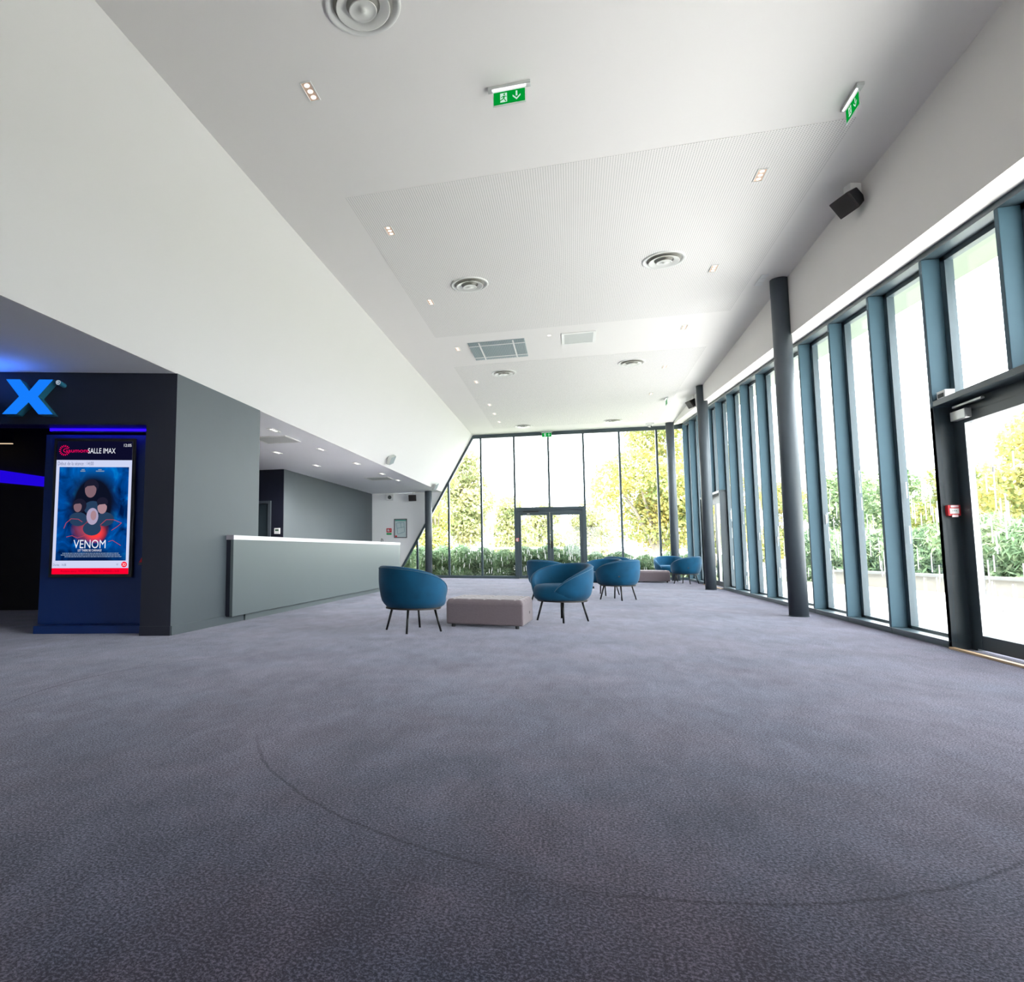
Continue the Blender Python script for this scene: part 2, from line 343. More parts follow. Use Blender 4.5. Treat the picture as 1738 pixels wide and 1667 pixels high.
# entrance facade: pier, lintel, far pier - one wall standing at an angle
fa = B()
for s0, s1, z0, z1 in ((0, 0.325, 0, Z_S), (0.325, 3.9, 2.29, Z_S), (3.9, 5.2, 0, Z_S)):
    fa.obox(fp(s0, -0.25, z0), FU * (s1 - s0), FN * 0.25, UP * (z1 - z0))
struct('wall_entrance', fa, MT['navy'], 'dark navy wall with the opening into the auditorium lobby', 'wall')
struct('baseboard_entrance', B().obox(fp(0.0, 0.0, 0), FU * 0.325, FN * 0.010, UP * 0.10), MT['navy'], 'dark navy skirting at the foot of the entrance pier', 'baseboard')
Y_W = 8.14
struct('wall_wing', B().prism([(-4.18, 6.151, 0), (-4.18, Y_W, 0), (-4.42, Y_W, 0), (-4.42, 6.35, 0)], (0, 0, Z_S)), MT['greige'], 'grey green wall between the auditorium entrance and the counter', 'wall')
struct('baseboard_wing', B().box(-4.182, -4.170, 6.16, 7.75, 0, 0.10), MT['greige'], 'grey green skirting along the short wall before the counter', 'baseboard')
struct('wall_dark', B().box(-9.2, -6.66, 14.25, 14.27, 0, Z_S), MT['navy'], 'dark navy end wall with a door, left behind the counter', 'wall')
struct('wall_counter', B().box(-6.86, -6.66, 14.27, Y_F, 0, Z_S), MT['greige'], 'grey green rear wall running behind the counter', 'wall')
struct('wall_white', B().prism([(-6.9, Y_F, 0), (x_diag(0), Y_F, 0), (x_diag(Z_S), Y_F, Z_S), (-6.9, Y_F, Z_S)], (0, 0.15, 0)), MT['white3'], 'white end wall cut off along the slanting window frame', 'wall')
struct('wall_side', B().box(-9.4, -9.2, 8.0, 14.45, 0, Z_S), MT['greige'], 'grey wall closing the counter bay on the left', 'wall')
rw = thing('window_0', (0, Y_N - 0.1, 0), 'unseen rear glazing added behind the viewpoint to light the foyer', 'window', kind='structure')  # unseen window, added and sized for the light it lets in from behind
fr = B().box(-0.4, 1.9, -0.05, 0.05, 0, 0.08).box(-0.4, 1.9, -0.05, 0.05, 2.52, 2.6)
for i in range(3): fr.box(-0.4 + i * 1.12, -0.34 + i * 1.12, -0.05, 0.05, 0.08, 2.52)
fr.build('frame', MT['framedark'], rw)
B().box(-0.34, 1.84, -0.004, 0.004, 0.08, 2.52).build('pane', MT['glass'], rw)
# auditorium lobby behind the opening
lob = B()
lob.obox(fp(0.33, -3.3, 0), FU * 5, FN * 0.1, UP * Z_S)
lob.obox(fp(0.02, -3.3, 0), FU * 0.3, FN * 3.04, UP * Z_S)
lob.obox(fp(5.2, -3.3, 0), FU * 0.1, FN * 3.3, UP * Z_S)
struct('wall_lobby', lob, MT['black'], 'near black lobby walls seen through the entrance opening', 'wall')
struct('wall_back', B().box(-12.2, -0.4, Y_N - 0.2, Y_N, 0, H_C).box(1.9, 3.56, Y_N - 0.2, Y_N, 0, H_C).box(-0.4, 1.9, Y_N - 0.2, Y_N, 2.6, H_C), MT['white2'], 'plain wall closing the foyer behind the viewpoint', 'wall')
struct('wall_front_left', B().obox(fp(5.2, -0.25, 0), FU * 3, FN * 0.25, UP * Z_S).box(-9.6, -9.4, Y_N, 5.0, 0, Z_S), MT['navy'], 'dark wall continuing left of the entrance', 'wall')

# ------------------------------------------------------------------ right hand glazing
PITCH = 1.163; Y0 = 7.242
def ybay(k): return Y0 + PITCH * k      # far face of fin k ; fin is 55 mm thick towards the viewer
rng = random.Random(5)
def dashes(b, along, x, a0, a1, zlo, zhi, n, face):
    for i in range(n):
        a = rng.uniform(a0, a1); z = rng.uniform(zlo, zhi); L = rng.uniform(0.13, 0.24)
        w = 0.009
        if along == 'y': b.box(x - 0.002, x, a - w, a + w, z, z + L)
        else: b.box(a - w, a + w, x - 0.002, x, z, z + L)
WN = [0]
def right_bay(k, z_from=None, fin=True):
    """bay between fin k and fin k+1 ; z_from: glass starts above a door transom"""
    WN[0] += 1
    ya, yb = ybay(k), ybay(k + 1) - 0.055
    nm = 'window_%d' % WN[0]
    names = {None: 'bottom to top'}
    t = thing(nm, (X_R, ya, 0), 'bay %s of the tall right hand glazing between metal fins' % ORD[WN[0]], 'window', kind='structure')
    zb = 0.0 if z_from is None else z_from
    za0, za1 = z_head(ya) - 0.055 - 0.0, z_head(yb) - 0.055
    y0, y1 = 0.0, yb - ya
    if z_from is None:
        B().box(0, 0.24, -0.055, y1, 0, 0.063).build('sill', MT['frame'], t, bevel=0.004)
    else:
        zb = z_from
    # head, following the slope
    e = -0.055
    B().prism([(0, e, z_head(ya + e) - 0.055), (0, y1, za1), (0, y1, z_head(yb)), (0, e, z_head(ya + e))], (0.24, 0, 0)).build('head', MT['frame'], t)
    if fin:
        f0 = 0.063 if z_from is None else zb
        fb = B().prism([(0, -0.055, f0), (0, 0, f0), (0, 0, za0 - 0.002), (0, -0.055, z_head(ya - 0.055) - 0.057)], (0.15, 0, 0))
        fb.build('fin', MT['fin'], t, bevel=0.004)
    # casement frame around the glass
    fr = B(); z0 = 0.063 if z_from is None else zb; w = 0.045
    for (a, bq) in ((-0.03, w), (y1 - 0.03 - w, y1 + 0.015)):
        fr.prism([(0.15, a, z0), (0.15, bq, z0), (0.15, bq, z_head(ya + bq) - 0.056), (0.15, a, z_head(ya + a) - 0.056)], (0.07, 0, 0))
    fr.box(0.15, 0.22, 0, y1, z0, z0 + 0.03)
    fr.prism([(0.15, 0, za0 - 0.05), (0.15, y1, za1 - 0.05), (0.15, y1, za1), (0.15, 0, za0)], (0.07, 0, 0))
    fr.build('frame', MT['frame'], t)
    gl = B().prism([(0.185, 0.0, z0 + 0.02), (0.185, y1, z0 + 0.02), (0.185, y1, za1 - 0.02), (0.185, 0.0, za0 - 0.02)], (0.008, 0, 0))
    gl.build('pane', MT['glass'], t)
    if z_from is None:
        d = B(); dashes(d, 'y', 0.184, 0.08, y1 - 0.08, 0.12, 1.75, 26, 0)
        part(d.build('film_dashes', MT['dash'], t), 'short white vertical film strips on the glass')
    return t
ORD = ['', 'first', 'second', 'third', 'fourth', 'fifth', 'sixth', 'seventh', 'eighth', 'ninth', 'tenth', 'eleventh', 'twelfth', 'thirteenth', 'fourteenth', 'fifteenth', 'sixteenth', 'seventeenth', 'eighteenth', 'nineteenth', 'twentieth', 'twenty-first', 'twenty-second', 'twenty-third', 'twenty-fourth', 'twenty-fifth', 'twenty-sixth', 'twenty-seventh', 'twenty-eighth', 'twenty-ninth', 'thirtieth', 'thirty-first']
DOOR_BAYS = {-2, -1, 8, 9}
for k in range(-4, 12):
    right_bay(k, 2.295 if k in DOOR_BAYS else None)
# last slim post at the far right corner
struct('trim_1', B().prism([(X_R, ybay(12) - 0.055, 0.0), (X_R, ybay(12), 0.0), (X_R, ybay(12), z_head(ybay(12)) - 0.06), (X_R, ybay(12) - 0.055, z_head(ybay(12) - 0.055) - 0.06)], (0.15, 0, 0)), MT['fin'], 'last blue grey fin before the far right corner', 'fin')

def closer(parent, x, y, z, side=1):
    B().box(x - 0.055, x, y - 0.23, y, z - 0.085, z - 0.0).build('closer_body', MT['steel'], parent, bevel=0.004)
    B().box(x - 0.05, x - 0.02, y - 0.47, y - 0.03, z + 0.03, z + 0.05).build('closer_arm', MT['steel'], parent, bevel=0.003)
def right_door(num, k0, label, handle=True):
    """double door filling bays k0 and k0+1, seen from inside"""
    ya, yb = ybay(k0), ybay(k0 + 2) - 0.055
    t = thing('door_%d' % num, (X_R, ya, 0), label, 'door', kind='structure')
    L = yb - ya
    B().box(0, 0.24, 0, L, 2.24, 2.295).build('transom', MT['frame'], t, bevel=0.004)
    for a, b_ in ((-0.0, 0.06), (L - 0.0, L + 0.055)):
        B().box(0.0 if a > 0.5 else 0.0, 0.24, a if a > 0.5 else -0.055, b_ if a > 0.5 else 0.0, 0, 2.24).build('jamb', MT['framedark'], t, bevel=0.004)
    B().box(0.15, 0.24, 0.0, L, 2.13, 2.24).build('door_frame', MT['framedark'], t)
    for a in (0.0, L - 0.09): B().box(0.15, 0.24, a, a + 0.09, 0.0, 2.13).build('door_frame', MT['framedark'], t)
    h = L / 2
    for i, (a, b_) in enumerate(((0.09, h - 0.003), (h + 0.003, L - 0.09))):
        lf = B(); x0, x1, w = 0.135, 0.195, 0.105
        lf.box(x0, x1, a, a + w, 0.02, 2.128).box(x0, x1, b_ - w, b_, 0.02, 2.128).box(x0, x1, a + w, b_ - w, 0.02, 0.145).box(x0, x1, a + w, b_ - w, 2.045, 2.128)
        l = lf.build('door_leaf', MT['framedark'], t, bevel=0.003)
        B().box(0.160, 0.168, a + w, b_ - w, 0.145, 2.045).build('pane', MT['glass'], l)
        st = B()
        for (p0, p1) in ((a + w, a + w + 0.008), (b_ - w - 0.008, b_ - w)): st.box(x0 + 0.004, x1 - 0.01, p0, p1, 0.145, 2.045)
        st.build('glazing_bead', MT['steel'], l)
        d = B(); dashes(d, 'y', 0.159, a + w + 0.05, b_ - w - 0.05, 0.25, 1.62, 24, 0)
        d.build('film_dashes', MT['dash'], l)
    B().box(-0.035, 0.01, 0.06, L - 0.02, 0.0, 0.018).build('threshold', MT['wood'], t)
    return t, L
d1, L1 = right_door(1, -2, 'dark metal glazed double door in the right wall, nearest the front')
closer(d1, 0.135, L1 - 0.10, 2.16)
d2, L2 = right_door(2, 8, 'dark glazed double door far along the right wall beyond the second column')
closer(d2, 0.135, L2 - 0.10, 2.16)
for yy in (0.35, 1.55):
    B().tube((0.09, yy, 0.6), (0.09, yy, 1.9), 0.02).box(0.07, 0.14, yy - 0.03, yy + 0.03, 1.1, 1.4).build('panic_rod', MT['blackp'], d2)
# outside eave over the right hand windows
eb = B()
q = lambda y: [(3.57, y, z_head(y) - 0.02), (4.05, y, z_head(y) - 0.02), (4.05, y, z_head(y) + 0.16), (3.57, y, z_head(y) + 0.16)]
eb.add(q(0) + q(Y_F + 0.3), [(3, 2, 1, 0), (4, 5, 6, 7)] + [(i, (i + 1) % 4, (i + 1) % 4 + 4, i + 4) for i in range(4)])
struct('trim_2', eb, MT['eave'], 'polished metal eave outside above the right windows', 'eave')
struct('wall_right_front', B().box(X_R, 3.56, Y_N, ybay(-4) - 0.06, 0, z_head(Y_N) + 0.6), MT['white2'], 'unseen wall closing the right side, kept solid to dim the foreground', 'wall')  # bays left out here so less daylight reaches the near floor

# ------------------------------------------------------------------ far glazing
XM = [-6.2, -5.06, -3.97, -2.87, -1.775, -0.68, 0.41, 1.50, 2.60, 3.40]
Z_H = 4.69
def far_top(x): return min(Z_H, z_diag(x) - 0.0)
def far_bay(i, z_from=0.0):
    xa, xb = XM[i], XM[i + 1]; WN[0] += 1
    t = thing('window_%d' % WN[0], (xa, Y_F, 0), '%s bay from the left in the far glazed wall' % ORD[i + 1], 'window', kind='structure')
    z0 = z_from
    def zt(x, m): return min(Z_H - 0.05, z_diag(x) - m)
    if z_from == 0.0:
        xs = max(xa, x_diag(0.09)); B().box(xs - xa, xb - xa, -0.03, 0.08, 0, 0.085).build('sill', MT['frame'], t); z0 = 0.085
    # glass polygon clipped by the slanting frame
    pts = []
    xl = max(xa, x_diag(z0 + 0.07))
    pts = [(xl, z0), (xb, z0), (xb, zt(xb, 0.06))]
    xk = XB0 - (H_C - (Z_H - 0.05) - 0.06 * 0) / SLOPE + 0.06 / SLOPE
    if xl < xk < xb: pts.append((xk, Z_H - 0.05))
    if zt(xl, 0.06) > z0 + 0.02: pts.append((xl, zt(xl, 0.06)))
    B().prism([(x - xa, 0.04, z) for x, z in pts], (0, 0.008, 0)).build('pane', MT['glass'], t)
    if i + 1 < len(XM) - 1:
        B().box(xb - xa - 0.032, xb - xa + 0.032, -0.01, 0.09, z0 if z_from == 0 else z_from, zt(xb, 0.05)).build('mullion', MT['frame'], t, bevel=0.003)
    if xb > x_diag(Z_H) : 
        xs = max(xa, x_diag(Z_H)); B().box(xs - xa, xb - xa, -0.02, 0.09, Z_H - 0.055, H_C + 0.02).build('head', MT['frame'], t)
    if z_from == 0.0:
        d = B()
        for j in range(26):
            x = rng.uniform(xl + 0.08, xb - 0.08); z = rng.uniform(0.15, 1.6); L = rng.uniform(0.10, 0.17)
            if z + L < zt(x, 0.15): d.box(x - xa - 0.005, x - xa + 0.005, 0.036, 0.038, z, z + L)
        if d.v: d.build('film_dashes', MT['dash'], t)
    return t
for i in range(9):
    far_bay(i, 2.30 if i in (4, 5) else 0.0)
dg = thing('trim_3', (0, Y_F, 0), 'slanting dark window frame rising along the white wall to the ceiling', 'frame', kind='structure')
v = Vector((XB0 - x_diag(0.0), 0, H_C)); nrm = Vector((v.z, 0, -v.x)).normalized()
B().obox(Vector((x_diag(0.0), -0.03, 0)) + nrm * 0.0, v * 0.985, Vector((0, 0.12, 0)), nrm * 0.07).build('frame_bar', MT['frame'], dg)
B().obox(Vector((x_diag(0.0), -0.035, 0)) - nrm * 0.035, v * 0.6, Vector((0, 0.03, 0)), nrm * 0.034).build('reveal', MT['alu'], dg)
# far double door
d3 = thing('door_3', (-1.775, Y_F, 0), 'dark framed glazed double door in the far glazed wall', 'door', kind='structure')
W = 0.41 + 1.775
B().box(-0.03, W + 0.03, -0.03, 0.09, 2.21, 2.30).build('transom', MT['frame'], d3, bevel=0.004)
for a in (-0.03, W - 0.09): B().box(a, a + 0.12, -0.03, 0.09, 0, 2.21).build('door_frame', MT['frame'], d3, bevel=0.004)
B().box(0.09, W - 0.09, 0.0, 0.09, 2.13, 2.21).build('door_frame', MT['frame'], d3)
for a, b_ in ((0.09, W / 2 - 0.003), (W / 2 + 0.003, W - 0.09)):
    w = 0.09; lf = B()
    lf.box(a, a + w, 0.0, 0.06, 0.01, 2.128).box(b_ - w, b_, 0.0, 0.06, 0.01, 2.128).box(a + w, b_ - w, 0, 0.06, 0.01, 0.10).box(a + w, b_ - w, 0, 0.06, 2.035, 2.128)
    l = lf.build('door_leaf', MT['frame'], d3, bevel=0.003)
    B().box(a + w, b_ - w, 0.03, 0.038, 0.10, 2.035).build('pane', MT['glass'], l)
    d = B()
    for j in range(30):
        x = rng.uniform(a + w + 0.05, b_ - w - 0.05); z = rng.uniform(0.2, 1.5); d.box(x - 0.007, x + 0.007, 0.026, 0.028, z, z + rng.uniform(0.1, 0.17))
    d.build('film_dashes', MT['dash'], l)
hb = B().box(W / 2 + 0.015, W / 2 + 0.075, -0.045, 0, 0.97, 1.20); hb.build('lock_case', MT['blackp'], d3, bevel=0.006)
B().tube((W / 2 + 0.03, -0.06, 1.11), (W / 2 - 0.14, -0.06, 1.11), 0.012).tube((W / 2 + 0.03, 0, 1.11), (W / 2 + 0.03, -0.06, 1.11), 0.012).build('lever', MT['blackp'], d3, smooth=True)
B().box(0.25, 0.75, -0.05, 0.0, 2.135, 2.17).build('closer_arm', MT['blackp'], d3)
B().box(0.38, 0.46, -0.055, 0.0, 2.07, 2.10).build('closer_body', MT['steel'], d3)

# ------------------------------------------------------------------ columns
def column(x, y, r, h, label):
    t = thing('column', (x, y, 0), label, 'column')
    B().lathe([(0.0, 0), (r, 0), (r, h), (0.0, h)], 40).build('shaft', MT['column'], t, smooth=True)
    for p in t.children[0].data.polygons: p.use_smooth = abs(p.normal.z) < 0.5
    B().lathe([(r + 0.001, 0), (r + 0.008, 0), (r + 0.008, 0.012), (r + 0.001, 0.012)], 40).build('floor_collar', MT['framedark'], t)
column(2.945, 10.13, 0.118, H_C, 'dark grey round column nearest the front, standing before the right windows')
column(3.02, 16.39, 0.118, H_C, 'dark grey round column in the middle of the right windows, by the far side door')
column(2.93, 20.95, 0.118, H_C, 'tall dark grey round column in the far right corner by the glazed end wall')
column(-4.56, 20.93, 0.118, Z_S, 'short dark grey round column under the low ceiling past the counter')

# ------------------------------------------------------------------ entrance: panel with screen, sign, light strips
pnl = thing('display_panel', fp(1.0, -0.42, 0), 'deep blue panel carrying the poster screen inside the entrance opening', 'panel', rz=FA + math.pi)
# local frame: x along FU, y along FN (Empty turned so that its +x follows FU)
def lp(s, off, z): return Vector((s - 1.0, -(off + 0.42), z))     # local of fp(s, off, z)
# FU at angle FA+pi ; left-hand normal of that direction is -(FN)
def lbox(s0, s1, o0, o1, z0, z1): return B().box(s0 - 1.0, s1 - 1.0, -(o1 + 0.42), -(o0 + 0.42), z0, z1)
lbox(0.34, 1.605, -0.42, -0.30, 0.085, 2.25).build('panel_board', MT['panelblue'], pnl, bevel=0.004)
lbox(0.36, 1.55, -0.62, -0.40, 0.0, 0.085).build('plinth', MT['panelblue'], pnl)

scr = thing('poster_screen', fp(0.98, -0.30, 0.648), 'upright lit screen showing a blue film poster, on the dark blue entrance panel', 'screen', rz=0)
sU = -FU                                    # to the right as seen from the room
SW, SH = 0.842, 1.50
sO = -Vector((0, 0, 0)) + FU * (1.40 - 0.98)      # lower left corner, local to the empty
def sp(a, b, lift): return sO + sU * (a * SW) + UP * ((1 - b) * SH) + FN * lift
B().obox(sO + FU * 0.035 - UP * 0.035 + FN * 0.001, sU * (SW + 0.07), UP * (SH + 0.07), FN * 0.035).build('bezel', MT['blackp'], scr, bevel=0.004)
def srect(name, a0, a1, b0, b1, m, lift, par=scr): return B().poly([sp(a0, b1, lift), sp(a1, b1, lift), sp(a1, b0, lift), sp(a0, b0, lift)]).build(name, m, par)
g_bg = glow('screen_white', (0.62, 0.67, 0.90)); g_hd = glow('screen_header', (0.004, 0.004, 0.022)); g_red = glow('screen_red', (1.0, 0.0, 0.028))
g_white = glow('screen_lettering', (0.85, 0.87, 0.95)); g_pink = glow('logo_pink', (1.0, 0.0, 0.12)); g_grey = glow('screen_grey_text', (0.16, 0.19, 0.33)); g_dred = glow('screen_dark_red', (0.35, 0.0, 0.02))
L0 = 0.0365
srect('screen_face', 0, 1, 0, 1, g_bg, L0)
srect('header_band', 0, 1, 0, 0.144, g_hd, L0 + 0.0006)
srect('footer_band', 0, 1, 0.955, 1.0, g_red, L0 + 0.0006)
# poster picture: generic blue storm with a red glow
def poster_mat():
    m = bpy.data.materials.new('poster_picture'); m.use_nodes = True; t = m.node_tree; t.nodes.clear()
    N = t.nodes.new; L = t.links.new
    uv = N('ShaderNodeUVMap'); sx = N('ShaderNodeSeparateXYZ'); L(uv.outputs[0], sx.inputs[0])
    ns = N('ShaderNodeTexNoise'); ns.inputs['Scale'].default_value = 4.5; ns.inputs['Detail'].default_value = 6; ns.inputs['Distortion'].default_value = 0.8; L(uv.outputs[0], ns.inputs['Vector'])
    def blob(cx, cy, rx, ry):
        mp = N('ShaderNodeMapping'); mp.vector_type = 'POINT'
        mp.inputs['Location'].default_value = (-cx / rx, -cy / ry, 0); mp.inputs['Scale'].default_value = (1 / rx, 1 / ry, 1)
        L(uv.outputs[0], mp.inputs[0]); g = N('ShaderNodeTexGradient'); g.gradient_type = 'SPHERICAL'; L(mp.outputs[0], g.inputs[0]); return g.outputs['Fac']
    rp = N('ShaderNodeValToRGB'); e = rp.color_ramp.elements
    e[0].position = 0.34; e[0].color = (0.0, 0.008, 0.06, 1); e[1].position = 0.75; e[1].color = (0.0, 0.30, 0.80, 1)
    c = e.new(0.55); c.color = (0.0, 0.075, 0.36, 1)
    L(ns.outputs['Fac'], rp.inputs[0])
    def mix(fac, a_sock, col, gain):
        k = N('ShaderNodeMath'); k.operation = 'MULTIPLY'; k.inputs[1].default_value = gain; k.use_clamp = True; L(fac, k.inputs[0])
        x = N('ShaderNodeMix'); x.data_type = 'RGBA'; x.inputs[7].default_value = (*col, 1); L(k.outputs[0], x.inputs[0]); L(a_sock, x.inputs[6]); return x.outputs[2]
    s = rp.outputs[0]
    s = mix(blob(0.5, 0.95, 0.45, 0.35), s, (0.0, 0.16, 0.62), 0.9)
    s = mix(blob(0.5, 0.60, 0.42, 0.42), s, (0.004, 0.006, 0.018), 2.6)
    s = mix(blob(0.5, 0.0, 0.7, 0.17), s, (0.0, 0.012, 0.07), 1.5)
    s = mix(blob(0.47, 0.33, 0.28, 0.15), s, (0.40, 0.06, 0.10), 1.4)
    s = mix(blob(0.55, 0.29, 0.17, 0.11), s, (1.0, 0.05, 0.05), 1.6)
    em = N('ShaderNodeEmission'); L(s, em.inputs[0]); em.inputs[1].default_value = 1.0 / 2 ** EV
    o = N('ShaderNodeOutputMaterial'); L(em.outputs[0], o.inputs[0]); return m
PA0, PA1, PB0, PB1 = 0.042, 0.962, 0.197, 0.900
po = srect('poster_picture', PA0, PA1, PB0, PB1, poster_mat(), L0 + 0.0008)
uvl = po.data.uv_layers.new(name='UVMap')
for i, (u_, v_) in enumerate(((0, 0), (1, 0), (1, 1), (0, 1))): uvl.data[i].uv = (u_, v_)
def pp(a, b, lift): return sp(PA0 + (PA1 - PA0) * a, PB0 + (PB1 - PB0) * b, lift)
def ell(b, a0, b0, ra, rb, lift, n=20, rot=0.0, half=False):
    pts = []
    for i in range(n):
        th = 2 * math.pi * i / n; x, y = ra * math.cos(th), rb * math.sin(th)
        pts.append(pp(a0 + x * math.cos(rot) - y * 0.68 * math.sin(rot), b0 - (x * math.sin(rot) / 0.68 + y * math.cos(rot)), lift))
    b.poly(pts)
g_skin = glow('poster_skin', (0.22, 0.13, 0.16)); g_skin2 = glow('poster_skin_light', (0.40, 0.24, 0.28)); g_hair = glow('poster_dark', (0.012, 0.012, 0.03)); g_blond = glow('poster_pale_hair', (0.42, 0.36, 0.52)); g_cloth = glow('poster_cloth', (0.02, 0.05, 0.11))
def cap(b, a0, b0, ra, rb, lift):
    pts = [pp(a0 + ra * math.cos(R(x)), b0 - rb * math.sin(R(x)), lift) for x in range(10, 171, 10)] + [pp(a0 - ra * 0.55, b0 - rb * 0.42, lift), pp(a0 + ra * 0.55, b0 - rb * 0.5, lift)]
    b.poly(pts)
for a0, b0, ra, rb in ((0.46, 0.245, 0.086, 0.092), (0.285, 0.425, 0.062, 0.066), (0.635, 0.435, 0.072, 0.074)):
    bh = B(); cap(bh, a0, b0, ra, rb, L0 + 0.0016); bh.build('poster_fringe', g_hair, scr)
g_swirl = glow('poster_swirl', (0.50, 0.06, 0.10))
b1 = B(); 
for a0, b0 in ((0.50, 0.41), (0.30, 0.53), (0.68, 0.53), (0.50, 0.63)): ell(b1, a0, b0 + 0.03, 0.13, 0.075, L0 + 0.0010)
b1.build('poster_shoulders', g_cloth, scr)
b2 = B(); ell(b2, 0.47, 0.205, 0.105, 0.075, L0 + 0.0012); ell(b2, 0.31, 0.415, 0.10, 0.075, L0 + 0.0012); ell(b2, 0.635, 0.375, 0.08, 0.05, L0 + 0.0012)
b2.build('poster_hair', g_hair, scr)
b3 = B(); ell(b3, 0.50, 0.53, 0.085, 0.09, L0 + 0.0012); b3.build('poster_pale_hair', g_blond, scr)
b4 = B(); ell(b4, 0.46, 0.245, 0.082, 0.085, L0 + 0.0014); ell(b4, 0.285, 0.425, 0.058, 0.06, L0 + 0.0014); b4.build('poster_faces', g_skin, scr)
b5 = B(); ell(b5, 0.635, 0.435, 0.068, 0.068, L0 + 0.0014); ell(b5, 0.515, 0.52, 0.042, 0.052, L0 + 0.0014); b5.build('poster_pale_faces', g_skin2, scr)
def curve_strip(pts, w, lift):
    b6 = B()
    for i in range(len(pts) - 1):
        (a0, b0), (a1, b1_) = pts[i], pts[i + 1]
        dx, dy = (a1 - a0) * SW, (b1_ - b0) * SH; l = math.hypot(dx, dy); nx, ny = -dy / l * w / SW, dx / l * w / SH
        b6.poly([pp(a0 - nx, b0 - ny, lift), pp(a1 - nx, b1_ - ny, lift), pp(a1 + nx, b1_ + ny, lift), pp(a0 + nx, b0 + ny, lift)])
    b6.build('poster_swirl', g_swirl, scr)
curve_strip([(0.10, 0.66), (0.13, 0.60), (0.20, 0.555), (0.30, 0.56), (0.36, 0.59)], 0.004, L0 + 0.0013)
curve_strip([(0.62, 0.62), (0.70, 0.565), (0.80, 0.565), (0.92, 0.60), (0.86, 0.64), (0.78, 0.68)], 0.004, L0 + 0.0013)
curve_strip([(0.14, 0.75), (0.22, 0.735), (0.30, 0.76), (0.36, 0.745), (0.42, 0.73)], 0.004, L0 + 0.0013)
curve_strip([(0.74, 0.80), (0.80, 0.785), (0.92, 0.84)], 0.004, L0 + 0.0013)
# lettering
def stext(body, a0, a1, b0, b1, m, name, lift=0.0018): return text(body, m, scr, name, sp(a0, b1, L0), sU, UP, (a1 - a0) * SW, (b1 - b0) * SH, lift)
stext('12:05', 0.885, 0.985, 0.019, 0.041, g_white, 'clock_text')
stext('SALLE IMAX', 0.41, 0.775, 0.053, 0.093, g_white, 'hall_text', 0.0024)
stext('Gaumont', 0.082, 0.425, 0.056, 0.086, g_pink, 'logo_text', 0.0018)
bl = B()
for i in range(14):
    th = R(35) + i * R(290) / 13; r0, r1, w0, w1 = 0.046, 0.072, 0.003, 0.0058
    c0 = (0.100, 0.071); f = lambda r, w: sp(c0[0] + (r * math.cos(th) - w * math.sin(th)) , c0[1] - (r * math.sin(th) + w * math.cos(th)) * SW / SH, L0 + 0.0016)
    bl.poly([f(r0, -w0), f(r1, -w1), f(r1, w1), f(r0, w0)])
bl.build('logo_petals', g_pink, scr)
stext('Début de la séance : 14:00', 0.02, 0.49, 0.156, 0.184, g_grey, 'start_time_text')
stext('Durée : 1h38', 0.015, 0.185, 0.921, 0.939, g_grey, 'duration_text')
stext('VF', 0.838, 0.866, 0.922, 0.936, g_grey, 'version_text')
bc = B(); bc.poly([sp(0.942 + 0.038 * math.cos(R(15 * i)), 0.929 - 0.038 * math.sin(R(15 * i)) * SW / SH, L0 + 0.0016) for i in range(24)]); bc.build('format_disc', g_red, scr)
stext('3D', 0.919, 0.965, 0.919, 0.939, g_white, 'format_text', 0.0022)
stext('Prochaine séance : VENOM LET THERE BE CARNAGE à 16:30', 0.12, 0.88, 0.969, 0.986, g_dred, 'next_show_text')
stext('VENOM', 0.27, 0.69, 0.745, 0.808, g_white, 'title_text', 0.0026)
stext('LET THERE BE CARNAGE', 0.33, 0.64, 0.815, 0.832, g_white, 'subtitle_text', 0.0026)
rr = random.Random(3); g_cred = glow('poster_small_print', (0.20, 0.28, 0.42))
for row, (a0, a1) in enumerate(((0.13, 0.86), (0.11, 0.88), (0.16, 0.88))):
    a = a0; bcr = B()
    while a < a1:
        w = rr.uniform(0.008, 0.035); bq = 0.842 + row * 0.0125
        bcr.poly([sp(a, bq + 0.007, L0 + 0.0018), sp(a + w, bq + 0.007, L0 + 0.0018), sp(a + w, bq, L0 + 0.0018), sp(a, bq, L0 + 0.0018)]); a += w + 0.005
    bcr.build('small_print', g_cred, scr)
for a0, a1, bq in ((0.335, 0.375, 0.213), (0.32, 0.385, 0.224), (0.555, 0.60, 0.213), (0.525, 0.635, 0.224)):
    bcr = B().poly([sp(a0, bq + 0.008, L0 + 0.0018), sp(a1, bq + 0.008, L0 + 0.0018), sp(a1, bq, L0 + 0.0018), sp(a0, bq, L0 + 0.0018)])
    bcr.build('name_line', g_cred, scr)

# light strips
led = tag(lbox(0, 1, 0, 1, 0, 1).build('light_strip', glow('led_blue', (0.045, 0.008, 1.0), 1.5)), 'violet blue light strip above the panel with the poster screen', 'light strip')
bpy.data.objects.remove(led)
led_m = glow('led_blue', (0.010, 0.001, 1.0), 5.0)
t = thing('light_strip', fp(0.9, -0.28, 2.26), 'violet blue light strip above the panel with the poster screen', 'light strip')
B().obox(fp(0.335, -0.29, 2.252) - fp(0.9, -0.28, 2.26), FU * 1.13, FN * 0.03, UP * 0.014).build('housing', MT['panelblue'], t)
B().obox(fp(0.335, -0.289, 2.266) - fp(0.9, -0.28, 2.26), FU * 1.16, FN * 0.02, UP * 0.085).build('light_bar', led_m, t)
t = thing('light_strip', fp(3.4, -3.18, 2.0), 'violet blue light band deep inside the dark lobby at far left', 'light strip')
o0 = fp(3.4, -3.18, 2.0)
